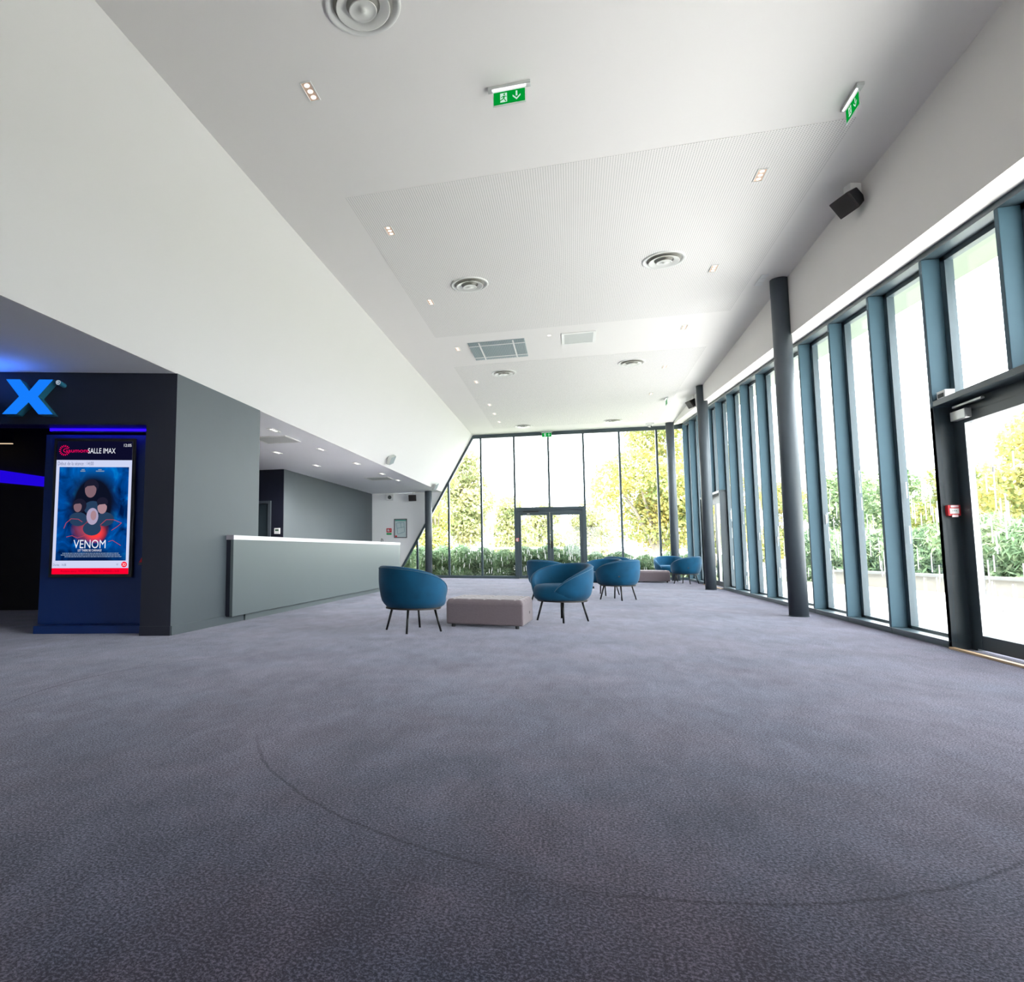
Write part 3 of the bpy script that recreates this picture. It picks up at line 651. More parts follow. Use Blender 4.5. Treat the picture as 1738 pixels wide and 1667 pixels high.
B().prism([fp(2.6, -3.2, 1.88) - o0, fp(4.2, -3.2, 2.03) - o0, fp(4.2, -3.2, 2.26) - o0, fp(2.6, -3.2, 2.02) - o0], FN * 0.04).build('light_bar', glow('led_blue_dim', (0.02, 0.002, 1.0), 0.7), t)
B().prism([fp(2.6, -3.2, 1.86) - o0, fp(4.2, -3.2, 2.01) - o0, fp(4.2, -3.2, 2.03) - o0, fp(2.6, -3.2, 1.88) - o0], FN * 0.06).build('housing', MT['black'], t)
t = thing('lobby_lamp', fp(3.6, -2.95, 2.55), 'thin warm line of light under the dark lobby ceiling at far left', 'lamp')
B().obox(-FU * 0.27, FU * 0.6, FN * 0.03, UP * 0.012).build('tube', glow('warm_line', (1.0, 0.75, 0.5), 0.8), t)
B().obox(-FU * 0.27 + UP * 0.012, FU * 0.6, FN * 0.03, UP * 0.305).build('mount', MT['black'], t)

# illuminated letters
def letter_mat():
    m = bpy.data.materials.new('lit_letter_face'); m.use_nodes = True; t = m.node_tree; t.nodes.clear()
    N = t.nodes.new; e = N('ShaderNodeEmission'); o = N('ShaderNodeOutputMaterial')
    e.inputs[0].default_value = (0.008, 0.21, 1.0, 1); e.inputs[1].default_value = 1.0 / 2 ** EV
    t.links.new(e.outputs[0], o.inputs[0]); return m
face_m = letter_mat(); core_m = glow('lit_letter_core', (0.06, 0.13, 1.0), 1.0); side_m = paint('letter_side', (0.02, 0.16, 0.26), 0.4)
sg = thing('illuminated_sign', fp(1.52, 0.0, 2.37), 'large glowing blue letter sign on the dark wall above the entrance', 'sign')
o0 = fp(1.52, 0, 2.37)
def letter(pts, name, d=0.13):
    pl = [fp(s, 0.002, z) - o0 for s, z in pts]
    bb = B().prism(pl, FN * d); w = bb.build(name, side_m, sg)
    fcl = [fp(s, d + 0.004, z) - o0 for s, z in pts]
    B().poly(fcl if (fcl[1] - fcl[0]).cross(fcl[2] - fcl[1]).dot(FN) > 0 else fcl).build('lit_face', face_m, w)
    return w
k_ = 1.015
Xp = [(1.79, 2.755), (1.641, 2.755), (1.539, 2.627), (1.439, 2.755), (1.290, 2.755), (1.443, 2.568), (1.277, 2.373), (1.429, 2.373), (1.539, 2.503), (1.662, 2.373), (1.813, 2.373), (1.643, 2.567)]
letter(Xp, 'letter_x')
letter([(2.32, 2.373), (2.20, 2.755), (2.07, 2.755), (1.93, 2.373), (2.04, 2.373), (2.07, 2.45), (2.19, 2.45), (2.21, 2.373)], 'letter_a')
rc = fp(1.232, 0.0, 2.722) - o0
rg = B().tube(rc, rc + FN * 0.14, 0.027, n=24).build('registered_mark', side_m, sg)
rt = B()
for i in range(24):
    a0, a1 = R(15 * i), R(15 * i + 15)
    g = lambda r, a: rc + FN * 0.142 + (-FU) * (r * math.cos(a)) + UP * (r * math.sin(a))
    rt.poly([g(0.020, a0), g(0.024, a0), g(0.024, a1), g(0.020, a1)])
rt.build('ring', g_white, rg)
text('R', g_white, rg, 'mark_letter', rc + FN * 0.142 + FU * 0.010 - UP * 0.012, -FU, UP, 0.020, 0.024, 0.0)
sl_d = bpy.data.lights.new('sign_glow_light', 'AREA'); sl_d.shape = 'RECTANGLE'; sl_d.size = 1.3; sl_d.size_y = 0.12; sl_d.energy = 2.0; sl_d.color = (0.03, 0.18, 1.0)  # area light added to throw the sign's blue glow onto the low ceiling
sl = bpy.data.objects.new('sign_glow_light', sl_d); C.objects.link(sl); sl.parent = sg
sl.location = fp(2.3, 0.30, 2.52) - o0; sl.rotation_euler = (R(180), 0, FA)
# red extinguisher sign edge seen right of the screen
t = thing('wall_sign', fp(0.365, -0.20, 0.70), 'small folded red sign on the pier side, right of the poster screen', 'sign')
B().prism([Vector((0, 0, 0.06)), FU * 0.075 + FN * -0.04 + UP * 0.06, UP * 0.17], FN * 0.004).build('plate', MT['red'], t)
B().prism([Vector((0, 0, 0.03)), FU * 0.085 + FN * -0.04 + UP * 0.03, FU * 0.075 + FN * -0.04 + UP * 0.058, UP * 0.058], FN * 0.004).build('bracket', MT['coping'], t)
t.location = fp(0.327, -0.10, 0.72)

# ------------------------------------------------------------------ reception counter
ct = thing('reception_counter', (-4.08, 7.29, 0), 'long grey green reception counter with a white top', 'counter')
YE = 15.42 - 7.29
B().box(-0.04, 0, 0, YE, 0.092, 1.045).build('front_panel', MT['counter'], ct, bevel=0.003)
part(B().box(-0.098, -0.042, 0.002, 0.05, 0.092, 1.045).build('end_panel', MT['navy'], ct), 'dark end panel')
B().box(-0.045, -0.041, 0.05, YE - 0.01, 0.092, 1.045).build('backing', MT['navy'], ct)
part(B().box(-0.098, 0.006, -0.004, 0.8555, 1.045, 1.10).build('worktop', MT['stone'], ct), 'white stone worktop')
part(B().box(-0.72, 0.006, 0.856, YE, 1.045, 1.10).build('worktop', MT['stone'], ct), 'white stone worktop')
B().box(-0.10, 0.004, -0.010, -0.0045, 1.043, 1.102).build('worktop_end', MT['stoneend'], ct)
B().box(-0.097, -0.07, 0.47, YE - 0.1, 0.0, 0.092).build('plinth', MT['counter'], ct)
B().box(-0.70, -0.66, 0.87, YE, 0.0, 1.045).build('rear_panel', MT['greige'], ct)
# black loop on the worktop
lc = thing('tape_holder', (-4.28, 14.55, 1.10), 'small black curved loop standing on the far end of the white worktop', 'holder')
B().path([(0.0, 0.06 * math.cos(a), 0.02 + 0.065 * math.sin(a)) for a in [R(x) for x in range(-10, 195, 15)]], 0.012).build('loop', MT['blackp'], lc, smooth=True)
B().box(-0.03, 0.03, -0.07, 0.07, 0, 0.014).build('foot', MT['blackp'], lc)
# door, thermostat in the dark wall
d4 = thing('door_4', (-7.45, 14.25, 0), 'dark grey door in the dark wall behind the counter', 'door', kind='structure')
B().box(-0.45, 0.395, -0.025, 0, 0, 2.04).build('door_leaf', MT['framedark'], d4)
for a, b_ in ((0.40, 0.47), (-0.53, -0.46)): B().box(a, b_, -0.045, 0, 0, 2.11).build('door_frame', MT['column'], d4)
B().box(-0.46, 0.40, -0.045, 0, 2.04, 2.11).build('door_frame', MT['column'], d4)
t = thing('thermostat', (-6.81, 14.248, 1.38), 'white wall thermostat with a small dark display beside the dark door', 'thermostat')
B().box(-0.075, 0.075, -0.03, 0.0, -0.07, 0.07).build('case', MT['plastic'], t, bevel=0.006)
B().box(-0.045, 0.045, -0.032, -0.03, 0.0, 0.04).build('display', paint('lcd', (0.05, 0.12, 0.07), 0.3), t)

# ------------------------------------------------------------------ white wall items
t = thing('framed_plan', (-5.637, Y_F - 0.02, 1.665), 'framed evacuation plan in a thin grey frame on the white end wall', 'framed plan')
w, h = 0.225, 0.325
fr = B(); 
for x0, x1, z0, z1 in ((-w, w, h - 0.025, h), (-w, w, -h, -h + 0.025), (-w, -w + 0.025, -h + 0.025, h - 0.025), (w - 0.025, w, -h + 0.025, h - 0.025)): fr.box(x0, x1, -0.012, 0.018, z0, z1)
fr.build('frame', MT['coping'], t, bevel=0.003)
pl = B().box(-w + 0.02, w - 0.02, 0.0, 0.015, -h + 0.02, h - 0.02).build('sheet', paint('plan_paper', (0.58, 0.68, 0.68), 0.4, noise=0.12, scale=6), t)
B().box(-w + 0.03, w - 0.03, -0.002, 0, h - 0.075, h - 0.03).build('title_band', paint('plan_teal', (0.10, 0.42, 0.33), 0.5), t)
B().box(-w + 0.03, -w + 0.10, -0.002, 0, -h + 0.03, -h + 0.08).build('red_key', MT['red'], t)
lb = B()
for (x0, z0, x1, z1) in ((-0.15, 0.18, 0.12, 0.20), (-0.15, 0.18, -0.10, -0.2), (-0.10, -0.2, 0.14, -0.12), (0.12, 0.2, 0.14, -0.12), (-0.12, 0.0, 0.13, 0.05), (0.0, 0.19, 0.02, 0.02)):
    d = Vector((x1 - x0, 0, z1 - z0)); nn = Vector((-d.z, 0, d.x)).normalized() * 0.006
    lb.obox(Vector((x0, -0.002, z0)) - nn, d, Vector((0, 0.002, 0)), nn * 2)
lb.build('plan_lines', paint('plan_line', (0.15, 0.33, 0.38), 0.5), t)
t = thing('fire_sign', (-6.05, Y_F - 0.01, 1.56), 'small red and green fire notice left of the framed plan', 'sign')
B().box(-0.09, 0.09, -0.005, 0.008, -0.03, 0.11).build('plate', MT['red'], t)
B().box(-0.055, 0.0, -0.008, -0.005, 0.0, 0.08).tube((0.03, -0.006, 0.0), (0.05, -0.006, 0.08), 0.008).build('pictogram', MT['plastic'], t)
B().box(-0.09, 0.09, -0.005, 0.008, -0.11, -0.05).build('green_plate', paint('sign_green', (0.03, 0.42, 0.13), 0.5), t)
t = thing('alarm_siren', (-6.0, Y_F, 2.73), 'white boxed alarm siren high on the white end wall', 'alarm')
B().box(-0.13, 0.13, -0.10, 0, -0.11, 0.11).build('case', MT['plastic'], t, bevel=0.012)
B().tube((0, -0.10, 0.0), (0, -0.115, 0.0), 0.065, n=24).build('horn', MT['coping'], t)

# ------------------------------------------------------------------ loudspeakers
def speaker(loc, rot, label, bracket, s=1.0, tl=12):
    t = thing('loudspeaker', loc, label, 'loudspeaker', rz=rot)
    # cabinet: wide front towards -y, tapered rear
    w, h = 0.125 * s, 0.10 * s
    fz = [(-w, -0.0, -h), (w, -0.0, -h), (w, -0.0, h), (-w, -0.0, h)]
    bz = [(-w * 0.55, 0.17 * s, -h * 0.8), (w * 0.55, 0.17 * s, -h * 0.8), (w * 0.55, 0.17 * s, h * 0.8), (-w * 0.55, 0.17 * s, h * 0.8)]
    tilt = Matrix.Rotation(R(tl), 4, 'X')
    b = B().add([tilt @ Vector(p) for p in fz + bz], [(0, 1, 2, 3), (7, 6, 5, 4)] + [((i + 1) % 4, i, i + 4, (i + 1) % 4 + 4) for i in range(4)])
    b.build('cabinet', MT['blackp'], t, bevel=0.012, seg=3)
    g = [(-w, -0.03, -h), (w, -0.03, -h), (w, -0.03, h), (-w, -0.03, h)]
    b = B().add([tilt @ Vector(p) for p in fz] + [tilt @ Vector(p) for p in g], [(0, 1, 2, 3), (7, 6, 5, 4)] + [((i + 1) % 4, i, i + 4, (i + 1) % 4 + 4) for i in range(4)])
    b.build('front_grille', MT['grille'], t, bevel=0.008, seg=3)
    bracket(t); return t
def br_ceil(dz):
    def f(t):
        B().box(-0.05, 0.05, 0.06, 0.14, 0.075, 0.10).box(-0.018, 0.018, 0.085, 0.115, 0.10, dz).box(-0.045, 0.045, 0.05, 0.15, dz - 0.012, dz).build('bracket', MT['alu'], t)
    return f
def br_block(t):
    B().box(-0.05, 0.05, 0.03, 0.15, 0.10, H_C - 4.53).build('bracket', MT['alu'], t, bevel=0.004)
speaker((2.87, 7.60, 4.53), R(-72), 'black loudspeaker on a white bracket near the front, under the right ceiling edge', br_block, 1.0, 38)
speaker((2.92, 17.35, 4.53), R(-72), 'black loudspeaker half hidden behind the middle column', br_ceil(H_C - 4.53), 0.95, 30)
speaker((-5.14, 21.1, 2.67), R(0), 'black loudspeaker hanging before the white end wall beside the short column', br_ceil(Z_S - 2.67), 1.05)

# ------------------------------------------------------------------ spot heads on the white bulkhead
bn = Vector((SLOPE, 0, -1)).normalized()
for (x, y, z, lab) in ((-4.09, 14.4, 3.055, 'pale floodlight on the white bulkhead above the counter'), (-4.145, 19.75, 2.955, 'pale floodlight on the white bulkhead next to the slanting far frame')):
    t = thing('floodlight', Vector((x, y, z)), lab, 'floodlight', group=None)
    a = Vector((0, 1, 0)); c = bn.cross(a)
    al = (a * 0.94 + c * 0.34 * (1 if c.z > 0 else -1)).normalized(); cl = bn.cross(al)
    B().obox(bn * 0.004 - al * 0.05 - cl * 0.04, al * 0.10, cl * 0.08, bn * 0.05).build('bracket', MT['alu'], t)
    B().obox(bn * 0.05 - al * 0.13 - cl * 0.10, al * 0.26, cl * 0.20, bn * 0.07).build('lamp_body', MT['ventw'], t, bevel=0.006)
    fb = B()
    for i in range(5): fb.obox(bn * 0.12 - al * (0.11 - i * 0.05) - cl * 0.095, al * 0.012, cl * 0.19, bn * 0.02)
    fb.build('cooling_fins', MT['vent'], t)

# ------------------------------------------------------------------ ceiling fittings
def downlight_proto(n=3):
    t = thing('downlight', (0, 0, 0), '', 'downlight')
    x, y = 0.048, 0.118
    fr = B()
    for x0, x1, y0, y1 in ((-x, x, y - 0.008, y), (-x, x, -y, -y + 0.008), (-x, -x + 0.008, -y + 0.008, y - 0.008), (x - 0.008, x, -y + 0.008, y - 0.008)): fr.box(x0, x1, y0, y1, -0.008, -0.0005)
    fr.build('trim', MT['alu'], t)
    B().box(-x + 0.008, x - 0.008, -y + 0.008, y - 0.008, -0.0025, -0.0005).build('reflector', MT['copper'], t)
    for i in (-1, 0, 1): B().tube((0, i * 0.072, -0.006), (0, i * 0.072, -0.0025), 0.023, n=16).build('lamp', MT['lamp'], t)
    return t
dp = downlight_proto()
NTH = ['', 'nearest', 'second', 'third', 'fourth', 'fifth', 'sixth', 'seventh', 'farthest']
lights = []
for i, y in enumerate((4.74, 7.21, 9.55, 12.01, 14.52, 16.96, 18.12, 19.33)):
    lights.append((-2.02, y, H_C - (0.004 if 6.38 < y < 11.24 or 13.18 < y < 20.4 else 0), '%s triple downlight of the left row in the white ceiling' % NTH[i + 1], 'left row of ceiling downlights'))
for i, y in enumerate((7.14, 9.44, 11.89, 14.40, 16.85, 19.28)):
    lights.append((1.963, y, H_C - (0.004 if 6.38 < y < 11.24 or 13.18 < y < 20.4 else 0), '%s triple downlight of the right row in the white ceiling' % (NTH[i + 1] if i < 5 else 'farthest'), 'right row of ceiling downlights'))
first = True
for x, y, z, lab, grp in lights:
    o = dp if first else copy_tree(dp); first = False
    o.location = (x, y, z); o['label'] = lab; o['group'] = grp
t = thing('spotlight', (-0.304, 11.69, H_C), 'single round recessed spot between the two ceiling grilles', 'spotlight')
B().lathe([(0.036, -0.0005), (0.048, -0.0005), (0.048, -0.006), (0.036, -0.006)], 24).build('trim', MT['alu'], t)
B().tube((0, 0, -0.004), (0, 0, -0.0005), 0.036, n=20).build('lamp', MT['lamp'], t)
# soffit downlights, darker: lamps pointing down with slim louvres
sp_ = thing('soffit_light', (0, 0, 0), '', 'downlight')
fr = B(); x, y = 0.05, 0.16
for x0, x1, y0, y1 in ((-x, x, y - 0.008, y), (-x, x, -y, -y + 0.008), (-x, -x + 0.008, -y + 0.008, y - 0.008), (x - 0.008, x, -y + 0.008, y - 0.008)): fr.box(x0, x1, y0, y1, -0.012, -0.0005)
fr.build('trim', MT['alu'], sp_)
B().box(-x + 0.008, x - 0.008, -y + 0.008, y - 0.008, -0.003, -0.0005).build('reflector', MT['baseply'], sp_)
for i in (-1, 0, 1): B().tube((0, i * 0.09, -0.009), (0, i * 0.09, -0.003), 0.024, n=16).build('lamp', MT['soffit_lamp'], sp_)
first = True
S8 = ('nearest', 'second', 'third', 'fourth', 'farthest')
soff = [(-4.65, yv, '%s soffit downlight of the outer row under the low grey ceiling' % S8[i], 'outer row of soffit lights') for i, yv in enumerate((9.54, 11.62, 13.75, 15.81, 17.40))]
soff += [(-5.65, yv, lab, 'inner row of soffit lights') for yv, lab in ((11.76, 'nearer soffit downlight of the inner row under the low grey ceiling'), (13.83, 'farther soffit downlight of the inner row under the low grey ceiling'))]
for x, y, lab, grp in soff:
    o = sp_ if first else copy_tree(sp_); first = False
    o.location = (x, y, Z_S); o['label'] = lab; o['group'] = grp
    ld = bpy.data.lights.new('soffit_lamp', 'SPOT'); ld.energy = 45; ld.spot_size = R(155); ld.spot_blend = 0.6; ld.shadow_soft_size = 0.03; ld.color = (1.0, 0.97, 0.94)
    lo = bpy.data.objects.new('soffit_lamp', ld); C.objects.link(lo); lo.location = (x, y, Z_S - 0.03)
# round air diffusers
def diffuser_proto():
    t = thing('air_diffuser', (0, 0, 0), '', 'air diffuser')
    B().lathe([(0.268, -0.001), (0.268, -0.012), (0.262, -0.018), (0.245, -0.014), (0.214, -0.002), (0.214, -0.001), (0.268, -0.001)], 48).build('outer_ring', MT['alu'], t, smooth=True)
    B().lathe([(0.214, -0.0015), (0.0, -0.0015)], 48).build('throat', MT['ringdark'], t, smooth=True)
    B().lathe([(0.130, -0.004), (0.190, -0.030), (0.193, -0.036), (0.186, -0.036), (0.120, -0.010)], 48).build('middle_cone', MT['ring'], t, smooth=True)
    B().lathe([(0.0, -0.052), (0.022, -0.052), (0.024, -0.046), (0.088, -0.048), (0.096, -0.052), (0.099, -0.047), (0.040, -0.010), (0.0, -0.008)], 48).build('inner_cone', MT['ring'], t, smooth=True)
    return t
df = diffuser_proto(); first = True
for x, y, lab in ((-1.325, 4.04, 'round air diffuser at the top of the picture, nearest the front'), (-1.335, 9.05, 'left round air diffuser in the large perforated panel'), (1.27, 8.965, 'right round air diffuser in the large perforated panel'),
                  (-1.34, 13.95, 'left round air diffuser just beyond the ceiling grille'), (1.27, 13.88, 'right round air diffuser beyond the pale ceiling vent'), (-1.36, 20.18, 'left round air diffuser closest to the far glazed wall'), (1.25, 20.1, 'right round air diffuser closest to the far glazed wall')):
    o = df if first else copy_tree(df); first = False
    zc = H_C - (0.004 if 6.38 < y < 11.24 or 13.18 < y < 20.4 else 0)
    o.location = (x, y, zc); o['label'] = lab; o['group'] = 'round ceiling air diffusers'
# big return grille
t = thing('ceiling_grille', (-1.265, 12.27, H_C), 'large grey slatted return grille in the white ceiling', 'grille')
hx, hy = 0.52, 0.56
B().box(-hx, hx, -hy, hy, -0.006, -0.0005).build('backing', MT['vent'], t)
sl = B()
for i in range(34):
    xx = -hx + 0.02 + i * (2 * hx - 0.04) / 33; sl.box(xx - 0.006, xx + 0.006, -hy + 0.01, hy - 0.01, -0.018, -0.006)
sl.build('slats', paint('slat_blue_grey', (0.26, 0.34, 0.36), 0.5), t)
rb = B()
for a in (-0.31, 0.31): rb.box(a - 0.014, a + 0.014, -hy, hy, -0.024, -0.018)
for a in (-0.37, 0.37): rb.box(-hx, hx, a - 0.014, a + 0.014, -0.024, -0.018)
rb.build('ribs', MT['alu'], t)
t = thing('ceiling_vent', (0.205, 11.97, H_C), 'smaller pale square vent beside the large ceiling grille', 'vent')
hx, hy = 0.30, 0.325; fr = B()
for x0, x1, y0, y1 in ((-hx, hx, hy - 0.05, hy), (-hx, hx, -hy, -hy + 0.05), (-hx, -hx + 0.05, -hy + 0.05, hy - 0.05), (hx - 0.05, hx, -hy + 0.05, hy - 0.05)): fr.box(x0, x1, y0, y1, -0.014, -0.0005)
fr.build('frame', MT['alu'], t, bevel=0.003); B().box(-hx + 0.05, hx - 0.05, -hy + 0.05, hy - 0.05, -0.008, -0.0005).build('mesh_face', MT['ventw'], t)
t = thing('access_plate', (2.70, 10.06, H_C), 'small white jointed plate on the ceiling beside the front column', 'plate')
for a in (-0.135, 0.0, 0.135): B().box(-0.045, 0.045, a - 0.062, a + 0.062, -0.012, -0.0005).build('plate', MT['plastic'], t, bevel=0.002)
for (x, y, lab) in ((-5.0, 10.36, 'near square air vent in the low grey ceiling'), (-5.03, 16.84, 'far square air vent in the low grey ceiling')):
    t = thing('soffit_vent', (x, y, Z_S), lab, 'vent', group='square vents in the low ceiling')
    fr = B(); h = 0.33
    for x0, x1, y0, y1 in ((-h, h, h - 0.03, h), (-h, h, -h, -h + 0.03), (-h, -h + 0.03, -h + 0.03, h - 0.03), (h - 0.03, h, -h + 0.03, h - 0.03)): fr.box(x0, x1, y0, y1, -0.016, -0.0005)
    fr.build('frame', MT['alu'], t); B().box(-h + 0.03, h - 0.03, -h + 0.03, h - 0.03, -0.01, -0.0005).build('mesh_face', MT['ventw'], t)

# ------------------------------------------------------------------ exit signs
g_exit = glow('exit_green', (0.0, 0.31, 0.035), 1.0); g_exitw = glow('exit_white', (0.62, 0.86, 0.72), 0.95); g_tube = glow('exit_tube', (1.0, 0.97, 1.0), 1.6)
acr = paint('clear_acrylic', (0.62, 0.70, 0.66), 0.15)
def exit_sign(loc, rz, label, two_sided=False, s=1.0, tube=True):
    t = thing('exit_sign', loc, label, 'exit sign', rz=rz)          # hangs from z = 0 ; face looks to -y
    B().box(-0.175 * s, 0.175 * s, -0.028 * s, 0.028 * s, -0.028 * s, 0).build('mount', MT['ventw'], t, bevel=0.004)
    if tube: B().tube((-0.14 * s, -0.018 * s, -0.034 * s), (0.14 * s, -0.018 * s, -0.034 * s), 0.009 * s).build('light_tube', g_tube, t, smooth=True)
    B().box(-0.135 * s, 0.135 * s, -0.003, 0.003, -0.172 * s, -0.028 * s).build('acrylic_plate', acr, t)
    for sd in ((-1, 1) if two_sided else (-1,)):
        yv = sd * 0.0045
        pn = B().box(-0.128 * s, 0.128 * s, min(yv, sd * 0.0032), max(yv, sd * 0.0032), -0.158 * s, -0.048 * s).build('green_panel', g_exit, t)
        pc = B(); y = yv + sd * 0.0006; u0 = -0.045 * s; zc = -0.103 * s
        def P(a, b): return (a * s, y, zc + b * s)
        def quad(*p): pc.poly([P(*q) for q in (p if sd < 0 else p[::-1])])
        quad((-0.074, -0.040), (-0.018, -0.040), (-0.018, 0.040), (-0.074, 0.040))
        # arrow pointing down
        quad((0.053, -0.002), (0.067, -0.002), (0.067, 0.042), (0.053, 0.042))
        quad((0.028, 0.012), (0.028, -0.004), (0.060, -0.036), (0.060, -0.020)); quad((0.092, 0.012), (0.060, -0.020), (0.060, -0.036), (0.092, -0.004))
        pc.build('pictogram', g_exitw, pn)
        rm = B(); y = yv + sd * 0.0011
        def qd(*p): rm.poly([P(*q) for q in (p if sd < 0 else p[::-1])])
        rm.poly([P(-0.040 + 0.008 * math.cos(R(30 * i)), 0.028 + 0.008 * math.sin(R(30 * i))) for i in (range(12) if sd < 0 else range(11, -1, -1))])
        qd((-0.052, -0.008), (-0.040, -0.010), (-0.034, 0.016), (-0.048, 0.016))       # torso
        qd((-0.068, 0.004), (-0.064, -0.002), (-0.048, 0.010), (-0.050, 0.017))         # rear arm
        qd((-0.038, 0.016), (-0.036, 0.008), (-0.022, 0.004), (-0.021, 0.010))          # front arm
        qd((-0.052, -0.006), (-0.074, -0.020), (-0.074, -0.028), (-0.046, -0.014))      # rear leg
        qd((-0.048, -0.008), (-0.040, -0.010), (-0.022, -0.034), (-0.030, -0.038))      # front leg
        rm.build('running_figure', g_exit, pn)
    return t
exit_sign((-0.405, 5.13, H_C), R(0), 'green exit sign with down arrow at the top centre of the ceiling')
exit_sign((2.395, 6.06, H_C), R(-90), 'green exit sign seen edge on near the right wall, front one')
exit_sign((2.395, 17.49, H_C), R(-90), 'tiny far green exit sign seen edge on by the middle column')
exit_sign((-0.71, Y_F - 0.10, H_C - 0.0), R(0), 'small green exit sign above the far glazed door', s=1.15, tube=False)

# ------------------------------------------------------------------ small items
t = thing('security_camera', (2.36, 20.85, H_C), 'white dome camera on the ceiling close to the far window head', 'camera')
B().box(-0.12, 0.12, -0.05, 0.05, -0.05, -0.0005).build('base', MT['plastic'], t, bevel=0.006)
B().lathe([(0.0, -0.13), (0.05, -0.115), (0.07, -0.08), (0.07, -0.05), (0.0, -0.05)], 20).build('dome', MT['plastic'], t, smooth=True)
B().tube((0.03, -0.02, -0.10), (0.03, -0.075, -0.115), 0.02).build('lens', MT['blackp'], t)
t = thing('motion_sensor', (X_R + 0.05, 7.08, 2.295), 'small white sensor box on the transom above the near right door', 'sensor')
B().box(-0.03, 0.05, -0.07, 0.07, 0, 0.075).build('case', MT['plastic'], t, bevel=0.004)
B().box(-0.032, -0.03, -0.05, 0.05, 0.012, 0.05).build('lens', MT['coping'], t)
def call_point(loc, rz, label):
    t = thing('fire_call_point', loc, label, 'fire alarm', rz=rz)      # face to -y
    B().box(-0.05, 0.05, -0.05, 0, -0.05, 0.05).build('case', MT['red'], t, bevel=0.006)
    B().box(-0.038, 0.032, -0.056, -0.05, -0.030, 0.018).build('glass_plate', MT['plastic'], t)
    B().box(-0.03, 0.03, -0.058, -0.05, 0.028, 0.046).box(-0.024, 0.024, -0.058, -0.05, -0.062, -0.04).build('cover', paint('clear_pink', (0.85, 0.62, 0.64), 0.2), t)
    bd = B()
    for i in (-1, 0, 1): bd.tube((i * 0.014 - 0.003, -0.0575, -0.004), (i * 0.014 - 0.003, -0.056, -0.004), 0.004, n=8)
    bd.build('dots', MT['blackp'], t)
    return t
call_point((X_R + 0.08, ybay(0) - 0.055, 1.26), R(0), 'red fire call point on the dark jamb of the near right door')
call_point((-1.72, Y_F - 0.03, 1.25), R(0), 'tiny red fire call point left of the far glazed door')
call_point((X_R + 0.08, ybay(10) - 0.055, 1.25), R(0), 'red fire call point by the far side door behind the middle column')

# ------------------------------------------------------------------ tub chairs
def chair_proto():
    t = thing('tub_armchair', (0, 0, 0), '', 'armchair')         # faces local -y
    PH0 = R(20); zb, zt = 0.262, 0.715; n = 60
    def hgt(ph):
        u = max(0.0, min(1.0, (ph - PH0) / (math.pi - PH0)))
        return zb + 0.012 + (zt - zb - 0.012) * (1 - (1 - u) ** 2.3) ** 0.62
    def rad(z):                                                # outer radius by height
        u = (z - zb) / (zt - zb)
        return 0.325 + 0.058 * math.sin(min(1.0, u * 1.35 + 0.06) * math.pi / 2) - 0.010 * max(0, u - 0.75)
    V = []; F = []; rim = []
    K = 22
    for i in range(n + 1):
        ph = -math.pi + PH0 + (2 * math.pi - 2 * PH0) * i / n      # angle from the back, -..+
        front = math.pi - abs(ph)                                   # angle from the front
        h = hgt(front); a = math.pi / 2 + ph                        # back is +y
        th = min(0.095, 0.030 + 0.10 * (h - zb))                       # wall thickness
        prof = []
        rr_ = min(th / 2, (h - zb) / 2.2)
        zs = h - rr_
        for j in range(10):
            z = zb + (zs - zb) * (j / 9) ** 1.6
            rnd = 0.045 * (1 - min(1.0, (z - zb) / 0.09)) ** 2
            prof.append((rad(z) - rnd, z))
        ro = rad(zs); ri = ro - th
        for j in range(1, 8):
            q = math.pi * j / 8; prof.append(((ro + ri) / 2 + math.cos(q) * th / 2, zs + math.sin(q) * rr_))
        zi = max(zb + 0.006, min(0.40, h - 0.06))
        for j in range(5):
            z = zs + (zi - zs) * j / 4; prof.append((ri - 0.03 * (j / 4), z))
        prof.append((ri - 0.05, zb)); 
        V += [(r * math.cos(a), r * math.sin(a) * 0.98, z) for r, z in prof]
        rim.append(((ro + 0.001) * math.cos(a), (ro + 0.001) * math.sin(a) * 0.98, zs + rr_ * 0.35))
    m = len(V) // (n + 1)
    for i in range(n):
        F += [(i * m + j, (i + 1) * m + j, (i + 1) * m + (j + 1) % m, i * m + (j + 1) % m) for j in range(m)]
    F += [tuple(range(m)), tuple(n * m + j for j in range(m - 1, -1, -1))]
    b = B(); b.add(V, F); b.build('shell', MT['velvet'], t, smooth=True)
    B().path(rim, 0.0035, n=6).build('piping', MT['seam'], t, smooth=True)
    prof = [(0.0, 0.262), (0.29, 0.262), (0.322, 0.285), (0.338, 0.33), (0.338, 0.385), (0.322, 0.425), (0.285, 0.449), (0.22, 0.458), (0.0, 0.462)]
    B().lathe(prof, 48, c=(0, -0.028, 0), sx=0.93, sy=1.0).build('seat', MT['velvet'], t, smooth=True)
    B().lathe([(0.0, 0.246), (0.298, 0.246), (0.298, 0.262), (0.0, 0.262)], 48).build('base_disc', MT['baseply'], t)
    for k in range(4):
        a = R(45 + 90 * k); c_, s_ = math.cos(a), math.sin(a)
        B().tube((0.302 * c_, 0.302 * s_, 0.0), (0.235 * c_, 0.235 * s_, 0.247), 0.0115, 0.0135, n=10).build('leg', MT['leg'], t, smooth=True)
    B().tube((0.345 * math.cos(R(38)), 0.340 * math.sin(R(38)), 0.42), (0.384 * math.cos(R(38)), 0.378 * math.sin(R(38)), 0.42), 0.014, n=12).build('side_button', MT['blackp'], t)
    return t
cp = chair_proto(); first = True
